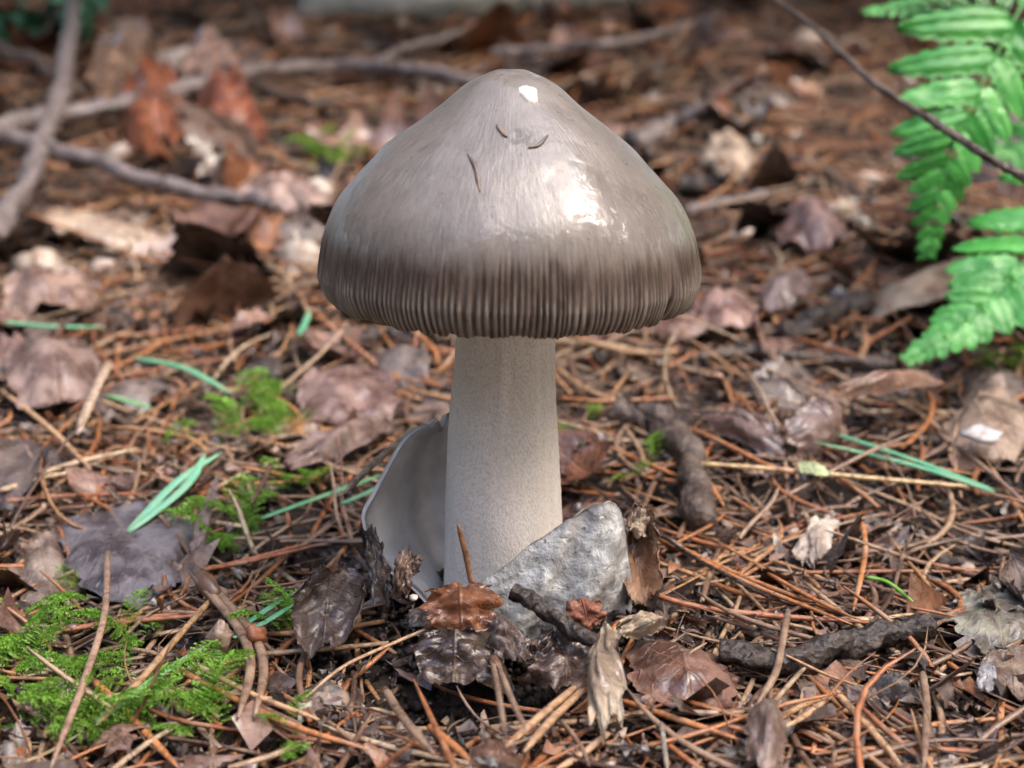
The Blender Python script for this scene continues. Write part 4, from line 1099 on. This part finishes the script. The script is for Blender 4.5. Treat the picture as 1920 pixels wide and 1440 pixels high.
patch([G(370, 60, 3), G(330, 130, 2.4), G(450, 140, 2.2), G(430, 70, 2.6)], 'pinkish curled leaf resting on the arching branch', (0.36, 0.23, 0.18), 1.2, 0.8, 0.2, 73, thick=0.06)
patch(Gq((430, 350), (520, 400), (640, 390), (560, 330), lift=1.6), 'pale peach leaf at the end of the low grey stick', (0.50, 0.36, 0.30), 0.8, 0.5, 0.2, 74, thick=0.05)
patch(Gq((420, 410), (500, 480), (590, 440), (480, 380), lift=1.0), 'orange-brown leaf left of the cap', (0.30, 0.13, 0.06), 0.8, 0.5, 0.2, 75, thick=0.05)
patch(Gq((1290, 560), (1320, 620), (1440, 610), (1400, 545), lift=0.9), 'pinkish curled leaf right of the cap edge', (0.36, 0.22, 0.18), 0.7, 0.3, 0.2, 76)
patch(Gq((1420, 540), (1440, 590), (1530, 540), (1500, 505), lift=1.0), 'mauve brown wet leaf right of the pinkish one', (0.22, 0.15, 0.14), 0.7, 0.3, 0.2, 77)
patch(Gq((1440, 400), (1480, 470), (1600, 450), (1560, 380), lift=1.2), 'dusky pink leaf under the blurred needles', (0.30, 0.18, 0.155), 1.0, 0.5, 0.2, 78)
patch(Gq((1310, 270), (1330, 340), (1420, 330), (1390, 255), lift=1.2), 'beige holed leaf above the black stick', (0.46, 0.36, 0.27), 1.0, 0.5, 0.35, 79)
patch(Gq((0, 640), (20, 780), (200, 740), (170, 620), lift=0.9), 'broad dull mauve leaf below the straight teal blade', (0.26, 0.18, 0.155), 0.8, 0.35, 0.2, 80)
patch(Gq((560, 700), (560, 800), (760, 790), (740, 690), lift=0.7), 'glossy pinkish-brown leaf behind the left of the stalk', (0.27, 0.17, 0.145), 0.5, 0.35, 0.2, 81)
patch(Gq((520, 850), (560, 890), (760, 800), (700, 780), lift=0.9), 'long dark brown curled leaf left of the tall sac flap', (0.20, 0.13, 0.11), 0.5, 0.3, 0.2, 82)
patch(Gq((520, 790), (530, 850), (640, 840), (610, 780), lift=0.5), 'amber leaf under the green moss tuft', (0.30, 0.15, 0.05), 0.3, 0.2, 0.2, 83)
patch(Gq((0, 520), (20, 590), (190, 590), (150, 500), lift=1.0), 'pinkish tan leaf behind the straight teal blade', (0.38, 0.26, 0.21), 0.9, 0.5, 0.2, 84)
patch([P(1500, 1020, 3.0), G(1490, 1060, .6), G(1560, 1050, .6), G(1570, 930, 1.0)], 'white ragged leaf flake among the orange needles', (0.62, 0.54, 0.44), 0.2, 0.25, 0.4, 85)
patch(Gq((1495, 862), (1500, 885), (1560, 895), (1545, 868), lift=1.2), 'small yellow-green leaf flake on the straw-yellow needle', (0.50, 0.60, 0.30), 0.1, 0.06, 0.2, 86)
patch(Gq((1840, 1240), (1830, 1290), (1860, 1300), (1870, 1250), lift=0.8), 'small silvery flake below the mouldy scrap', (0.42, 0.43, 0.45), 0.1, 0.1, 0.3, 87)

# small pale lumps
def lump(px, py, r, label, col, lift=0.3, seed=1, group=None, name='pale_lump', cat='lump', mat='pale', sq=0.7, depth=None):
    k, n_ = 14, 10
    a = np.linspace(0, 2 * math.pi, k, endpoint=False)[None, :]; b = np.linspace(0.05, math.pi - 0.05, n_)[:, None]
    rr = r * (1 + 0.6 * vnoise(a * 1.3 + seed, b * 2, seed) + 0.3 * vnoise(a * 3, b * 4 + seed, seed + 1))
    rr = rr + 0 * a
    rr[:, -1] = (rr[:, -2] + rr[:, 0]) / 2
    V = np.stack([rr * np.sin(b) * np.cos(a), rr * np.sin(b) * np.sin(a), sq * rr * np.cos(b)], -1).reshape(-1, 3)
    F = [tuple(f) for f in gridF(n_, k, True)] + [tuple(range(k))[::-1], tuple((n_ - 1) * k + i for i in range(k))]
    c = G(px, py, lift) if depth is None else P(px, py, depth)
    o = obj(name, mesh(name, V, F, M[mat]), None, c, color=col)
    return tag(o, label, cat, group)
for i, (px_, py_, r_) in enumerate([(205, 465, 0.9), (75, 500, 1.0), (385, 462, 1.0), (570, 490, 1.2), (440, 490, 0.5), (110, 530, 0.8), (190, 505, 0.6), (340, 120, 1.5), (230, 290, 0.8), (600, 355, 0.7)]):
    lump(px_, py_, r_, f'pale cream rounded scrap left of the cap near {near(G(px_, py_))}', (0.50, 0.43, 0.37), 0.6, i, 'pale scraps left of the cap')
for i, (px_, py_, r_) in enumerate([(1520, 85, 1.6), (1335, 300, 0.6), (1570, 400, 0.8), (1400, 440, 0.8), (1600, 100, 1.4)]):
    lump(px_, py_, r_, f'pale tan rounded scrap right of the cap near {near(G(px_, py_))}', (0.58, 0.46, 0.37), 0.5, 30 + i, 'pale scraps right of the cap')
lump(735, 668, 0.33, 'small round tan seed husk left of the stalk', (0.42, 0.30, 0.20), 0.5, 51, name='seed_husk', cat='husk')
lump(768, 672, 0.28, 'small brown seed husk nearest the stalk', (0.30, 0.23, 0.17), 0.5, 52, name='seed_husk', cat='husk')
lump(480, 1193, 0.24, 'knobbly red-brown bud beside the twin teal blade', (0.24, 0.075, 0.035), 1.1, 53, name='pine_bud', cat='bud', mat='leaf', sq=1.1)
lump(412, 1195, 0.27, 'dry striped seed scale beside the kinked bundle', (0.36, 0.26, 0.19), 0.9, 54, name='seed_scale', cat='seed scale', sq=1.4, mat='leaf')
lump(610, 1322, 0.62, 'bluish-grey rough pebble in front of the sac', (0.11, 0.13, 0.13), 0.1, 55, name='pebble', cat='pebble', mat='pale', sq=0.6)
lump(1672, 1300, 0.45, 'shiny black wet pebble beside the upright needle', (0.03, 0.032, 0.04), 0.2, 56, name='pebble', cat='pebble', mat='leaf', sq=0.9)
lump(776, 1120, 0.10, 'tiny white crumb at the foot of the sac flap', (0.75, 0.68, 0.60), 0, 57, name='white_crumb', cat='crumb', depth=-3.1)
lump(1840, 815, 0.55, 'whitish mould patch on the tan leaf', (0.60, 0.58, 0.58), 1.3, 58, name='mould_patch', cat='mould', sq=0.35)

# soil crumbs heaped round the foot of the mushroom
V = []; F = []; n0 = 0
ico = [(0, 0, 1), (0.9, 0, 0.3), (0.25, 0.87, 0.3), (-0.75, 0.5, 0.35), (-0.7, -0.55, 0.3), (0.3, -0.85, 0.35), (0.6, 0.4, -0.7), (-0.4, 0.7, -0.7), (-0.5, -0.6, -0.65), (0.5, -0.6, -0.7)]
icf = [(0, 1, 2), (0, 2, 3), (0, 3, 4), (0, 4, 5), (0, 5, 1), (1, 6, 2), (2, 6, 7), (2, 7, 3), (3, 7, 8), (3, 8, 4), (4, 8, 9), (4, 9, 5), (5, 9, 6), (5, 6, 1), (6, 9, 8), (6, 8, 7)]
ico = np.array(ico)
for i in range(2600):
    if i < 1300:
        a = random.uniform(0, 6.283); r_ = random.uniform(1.9, 4.6)
        cx_, cy_ = r_ * math.cos(a), r_ * math.sin(a) - 0.4
    else:
        cy_ = random.uniform(-8, 14); cx_ = random.uniform(-1, 1) * (11 + 0.35 * (cy_ + 8))
    s_ = random.uniform(0.04, 0.2) * random.random() ** 0.5 * 1.2
    q = ico * (s_ * rng.uniform(0.6, 1.3, (10, 1))) @ rotm(np.array([random.random() * 6]), np.array([random.random() * 6]), np.array([0.3]))[0]
    q = q + np.array([cx_, cy_, float(H(cx_, cy_)) - 0.1 + s_ * 0.5 + random.uniform(0, 0.2)])
    V.append(q); F += [tuple(n0 + j for j in f) for f in icf]; n0 += 10
o = obj('soil_crumbs', mesh('soil_crumbs', np.vstack(V), np.array(F), M['soil_crumb'], smooth=False))
tag(o, 'loose dark soil crumbs round the foot of the mushroom', kind='stuff')

# ---------------------------------------------------------------- moss
def sprig_mesh(seed, L=2.6, nb=17):
    r = np.random.default_rng(seed)
    V = []; F = []
    stem = catmull([(0, 0, 0), (0.25 * L, 0.05 * L, 0.42 * L), (0.6 * L, 0.0, 0.68 * L), (L, -0.05 * L, 0.72 * L)], 24)
    def leaflet(p, d, nrm, l, wv):
        b = len(V)
        sd_ = np.cross(d, nrm); sd_ /= np.linalg.norm(sd_) + 1e-9
        V.extend([p, p + d * l * 0.4 + sd_ * wv + nrm * l * 0.12, p + d * l, p + d * l * 0.4 - sd_ * wv + nrm * l * 0.12])
        F.append((b, b + 1, b + 2, b + 3))
    def shoot(path, l, wv, dens):
        n_ = len(path)
        T_ = np.gradient(path, axis=0); T_ /= np.linalg.norm(T_, axis=1)[:, None]
        for i in range(n_):
            for q in range(dens):
                a = r.uniform(0, 6.283)
                n1_ = np.cross(T_[i], (0.3, 0.2, 1.0)); n1_ /= np.linalg.norm(n1_); n2_ = np.cross(T_[i], n1_)
                o_ = math.cos(a) * n1_ + math.sin(a) * n2_
                dd = T_[i] * 0.75 + o_ * 0.65; dd /= np.linalg.norm(dd)
                leaflet(path[i], dd, np.cross(dd, np.cross(o_, dd)), l * r.uniform(0.7, 1.2), wv)
    shoot(stem, 0.16, 0.04, 4)
    for j in range(nb):
        t = (j + 1.5) / (nb + 1.5)
        p = stem[int(t * 23)]; tg = stem[min(23, int(t * 23) + 1)] - stem[max(0, int(t * 23) - 1)]; tg /= np.linalg.norm(tg)
        for sg in (-1, 1):
            bl = L * 0.34 * (math.sin(math.pi * (0.12 + 0.86 * t)) ** 0.7) * r.uniform(0.8, 1.15)
            d = tg * 0.55 + np.array([0, sg, 0.0]) * 0.85 + r.normal(0, 0.10, 3); d /= np.linalg.norm(d)
            n_ = max(4, int(bl / 0.075))
            tt_ = np.linspace(0, 1, n_)[:, None]
            path = p + d * bl * tt_ + np.array([0, 0, -0.18]) * bl * tt_ ** 2
            shoot(path, 0.125, 0.032, 3)
    return mesh('moss_sprig', np.array(V), np.array(F), M['moss'], smooth=False)
SPR = [sprig_mesh(200 + i) for i in range(5)]
def moss(spots, label, spread=0.6, per=4, s0=0.8, seed=0):
    r = random.Random(seed)
    c = np.mean([G(a, b, 0.1) for a, b in spots], axis=0)
    e = empty('moss_clump', c)
    for a, b in spots:
        g = G(a, b, 0.15)
        for i in range(per):
            q = g + np.array([r.gauss(0, spread * 0.45), r.gauss(0, spread * 0.45), 0]); q[2] = float(H(q[0], q[1])) + r.uniform(0.1, 0.5)
            o = obj('sprig', r.choice(SPR), e, q - c, (r.gauss(0, 0.3), r.gauss(0.1, 0.3), r.uniform(0, 6.28)), s0 * 0.68 * r.uniform(0.6, 1.15))
    return tag(e, label, 'moss')
moss([(20, 1200), (70, 1235), (110, 1270), (90, 1340), (40, 1290), (100, 1370), (20, 1250)], 'large feathery green moss clump beneath the bleached scrap and faded leaf', 0.5, 3, 0.95, 1)
moss([(320, 1320), (370, 1310), (300, 1360), (390, 1370)], 'feathery moss clump crossed by the long orange needle', 0.4, 3, 0.85, 2)
moss([(210, 1400), (265, 1390)], 'little moss spray lying in front of the dark-ringed needle', 0.3, 2, 0.7, 3)
moss([(440, 985), (465, 1020), (430, 1035)], 'fern-like moss clump at the edge of the bluish-grey wet leaf', 0.2, 3, 0.9, 4)
moss([(470, 775), (490, 820), (450, 840), (540, 815)], 'bright blurred moss tuft above the amber leaf', 0.5, 3, 1.0, 5)
moss([(530, 1190), (550, 1210)], 'dark green moss pad behind the twin teal blade', 0.3, 4, 0.6, 6)
moss([(240, 1215), (265, 1220)], 'small flat moss spray by the golden needle', 0.3, 3, 0.6, 7)
moss([(175, 1130)], 'tiny moss shoot growing through the grey wet leaf', 0.15, 2, 0.6, 8)
moss([(560, 920), (590, 915), (530, 930)], 'low moss patch under the green blade by the sac flap', 0.4, 2, 0.6, 9)
moss([(1085, 840), (1110, 800), (1060, 850)], 'small moss patch right of the stalk', 0.4, 2, 0.45, 10)
moss([(1240, 880), (1270, 850)], 'single moss shoot arching beside the root', 0.2, 1, 0.6, 11)
moss([(1890, 690), (1905, 700)], 'blurred moss tuft behind the mould-spotted leaf', 0.5, 3, 0.7, 12)
moss([(590, 310), (615, 325), (640, 320)], 'blurred dull moss cushion left of the cap far behind', 1.3, 3, 1.0, 13)
moss([(550, 1425), (560, 1400)], 'tiny moss bit in front of the dark hollow', 0.25, 2, 0.5, 14)
moss([(300, 855), (340, 850)], 'thin moss patch among the straw blades', 0.5, 1, 0.6, 15)
moss([(1180, 915)], 'tiny moss dab behind the sac', 0.2, 2, 0.5, 16)

# ---------------------------------------------------------------- fern
def leaflet_mesh(seed):
    """unit length, unit half width: an oblong toothed leaflet with a sunken midrib"""
    nu, nv = 26, 9
    u = np.linspace(0, 1, nu)[:, None]; v = np.linspace(-1, 1, nv)[None, :]
    wd = (1 - u ** 3.0) ** 0.7 * (0.80 + 0.20 * np.minimum(1, u * 5)) * (1 + 0.13 * np.cos(2 * math.pi * u * 6.0 + seed))
    wd = wd + 0 * v
    x_ = u + 0.05 * np.abs(v) * (1 - u) + 0 * v
    z_ = -0.045 * np.abs(v) ** 2 + 0.035 * (1 - np.exp(-(v / 0.25) ** 2)) - 0.12 * u ** 2 + 0.05 * vnoise(u * 5 + seed, v * 2, seed)
    U = np.stack([x_, v * wd, z_], -1)
    V, F, _ = sheet(U, 0.015, None)
    return mesh('leaflet', V, F, M['fern'])
LFM = [leaflet_mesh(i) for i in range(3)]
ferns = empty('fern', G(2250, 560, 0))
tag(ferns, 'bright green wet fern hanging its fronds over the litter', 'fern')
f0 = np.array(ferns.location) / CM
def pinna(pts, wl, wr, n, seed, face=(0, -1, 0.5), tipw=0.08):
    """rib through pts (first at the rachis), leaflets left/right with lengths wl, wr at the base"""
    r = random.Random(seed)
    path = catmull(pts, 60) - f0
    V, F, uv = tube(path, np.linspace(0.07, 0.02, 60), 6)
    rib = obj('pinna', mesh('pinna', V, F, M['fern'], uv=uv), ferns)
    T_ = np.gradient(path, axis=0); T_ /= np.linalg.norm(T_, axis=1)[:, None]
    face = np.array(face, float)
    Ltot = np.linalg.norm(np.diff(path, axis=0), axis=1).sum()
    ts = [0.02]
    while ts[-1] < 0.985:                   # spacing shrinks with the leaflets
        ts.append(ts[-1] + (1.0 / n) * (0.22 + 1.25 * (1 - ts[-1]) ** 0.8))
    for k_, t in enumerate(ts[:-1]):
        gap = (ts[k_ + 1] - t) * Ltot
        i = min(59, int(t * 59))
        for sg, ln_ in ((-1, wl), (1, wr)):
            f_ = (1 - t) * 0.95 + tipw
            ln2 = ln_ * f_ * r.uniform(0.88, 1.08)
            Tn = T_[i]; N_ = face - Tn * face.dot(Tn); N_ /= np.linalg.norm(N_)
            S_ = np.cross(N_, Tn) * sg
            ang = 0.50 + 0.25 * t
            d = S_ * math.cos(ang) + Tn * math.sin(ang) + N_ * r.uniform(-0.12, 0.04); d /= np.linalg.norm(d)
            N2 = N_ + np.array([r.gauss(0, .16), r.gauss(0, .16), r.gauss(0, .16)])
            N2 = N2 - d * N2.dot(d); N2 /= np.linalg.norm(N2)
            Yv = np.cross(N2, d)
            Mx = Matrix(((d[0], Yv[0], N2[0]), (d[1], Yv[1], N2[1]), (d[2], Yv[2], N2[2])))
            obj('leaflet', r.choice(LFM), rib, path[i], Mx.to_euler(), (ln2, gap * 0.50 * math.cos(ang) ** 0.5, ln2))
# two fronds: one whose pinna hangs to the ground, one lower
pinna([P(1990, -150, 24), P(1905, 30, 21), P(1830, 180, 19), P(1775, 320, 18), P(1742, 482, 17.5)], 5.3, 3.6, 11, 1)
pinna([P(2120, 250, 22), P(1990, 400, 18), P(1905, 510, 15.5), P(1820, 600, 14), P(1700, 676, 13)], 4.0, 3.6, 11, 2, face=(-0.3, -1, 0.7))
pinna([P(2010, -60, 25), P(1900, -40, 24), P(1760, 5, 23), P(1620, 22, 22)], 2.8, 2.4, 11, 3, face=(0, -1, 1.2))
pinna([P(2110, 200, 30), P(1990, 270, 30), P(1900, 300, 30), P(1830, 250, 30)], 2.6, 2.3, 11, 4, face=(0, -1, 0.8))
pinna([P(2200, 60, 27), P(2160, 200, 25), P(2120, 350, 23), P(2090, 520, 22)], 2.8, 2.6, 14, 5)
pinna([P(2050, -260, 25), P(2000, -330, 26), P(1900, -370, 27), P(1800, -370, 27)], 2.4, 2.2, 13, 6)
for pts in ([G(2250, 560, 0), P(2200, 300, 27), P(2120, 100, 26), P(2030, -120, 25), P(1960, -420, 26)], [G(2250, 560, 0), P(2230, 400, 26), P(2160, 240, 25), P(2060, 160, 27)]):
    V, F, uv = tube(catmull(pts, 40) - f0, np.linspace(0.16, 0.06, 40), 8)
    obj('frond_stalk', mesh('frond_stalk', V, F, M['fern'], uv=uv), ferns)
print('leaves', nleaf, 'needles', len(rest), len(ind))

# ---------------------------------------------------------------- a low dull green shrub at the back
sh0 = G(60, 120, 0.0)
sh = empty('low_shrub', sh0)
tag(sh, 'low dull green shrub blurred behind the leaning pale stick', 'shrub')
r3 = np.random.default_rng(77)
V = []; F = []
tips = []
for k_ in range(7):
    tip = P(r3.uniform(-10, 220), r3.uniform(-30, 75), sh0[1] + r3.uniform(-2, 8))
    mid = (tip + sh0) / 2 + np.array([r3.normal(0, 1.5), r3.normal(0, 1), 1.5])
    path = catmull([sh0 + r3.normal(0, 0.4, 3) * np.array([1, 1, 0]), mid, tip], 14)
    tv, tf, uv = tube(path - sh0, np.linspace(0.22, 0.06, 14), 6)
    obj('stem', mesh('stem', tv, tf, M['bark_brown'], uv=uv), sh)
    for i_ in range(5, 14):
        for sg in (-1, 1):
            tips.append((path[i_] - sh0, sg, path[i_] - path[i_ - 1]))
m = NT('shrub_leaf')
co = m.coords(); n = m.noise(co, 0.8, 3)
M['shrub'] = m.set(color=m.mix(n, (0.035, 0.13, 0.07), (0.07, 0.20, 0.12)), rough=0.45)
LSH = [mesh('leaf', *leaf_grid('ovate', 2.6, 400 + i, nu=9, nv=5, curl=0.4, bend=-0.3, crump=0.05, tear=-0.6)[:2], M['shrub']) for i in range(3)]
for p_, sg, d_ in tips:
    if r3.random() < 0.45: continue
    obj('leaf', LSH[r3.integers(3)], sh, p_ + np.array([0.8 * sg, 0, -0.2]), (r3.normal(0, 0.4), r3.normal(0.2, 0.4), r3.uniform(0, 6.28)), r3.uniform(0.6, 1.1))
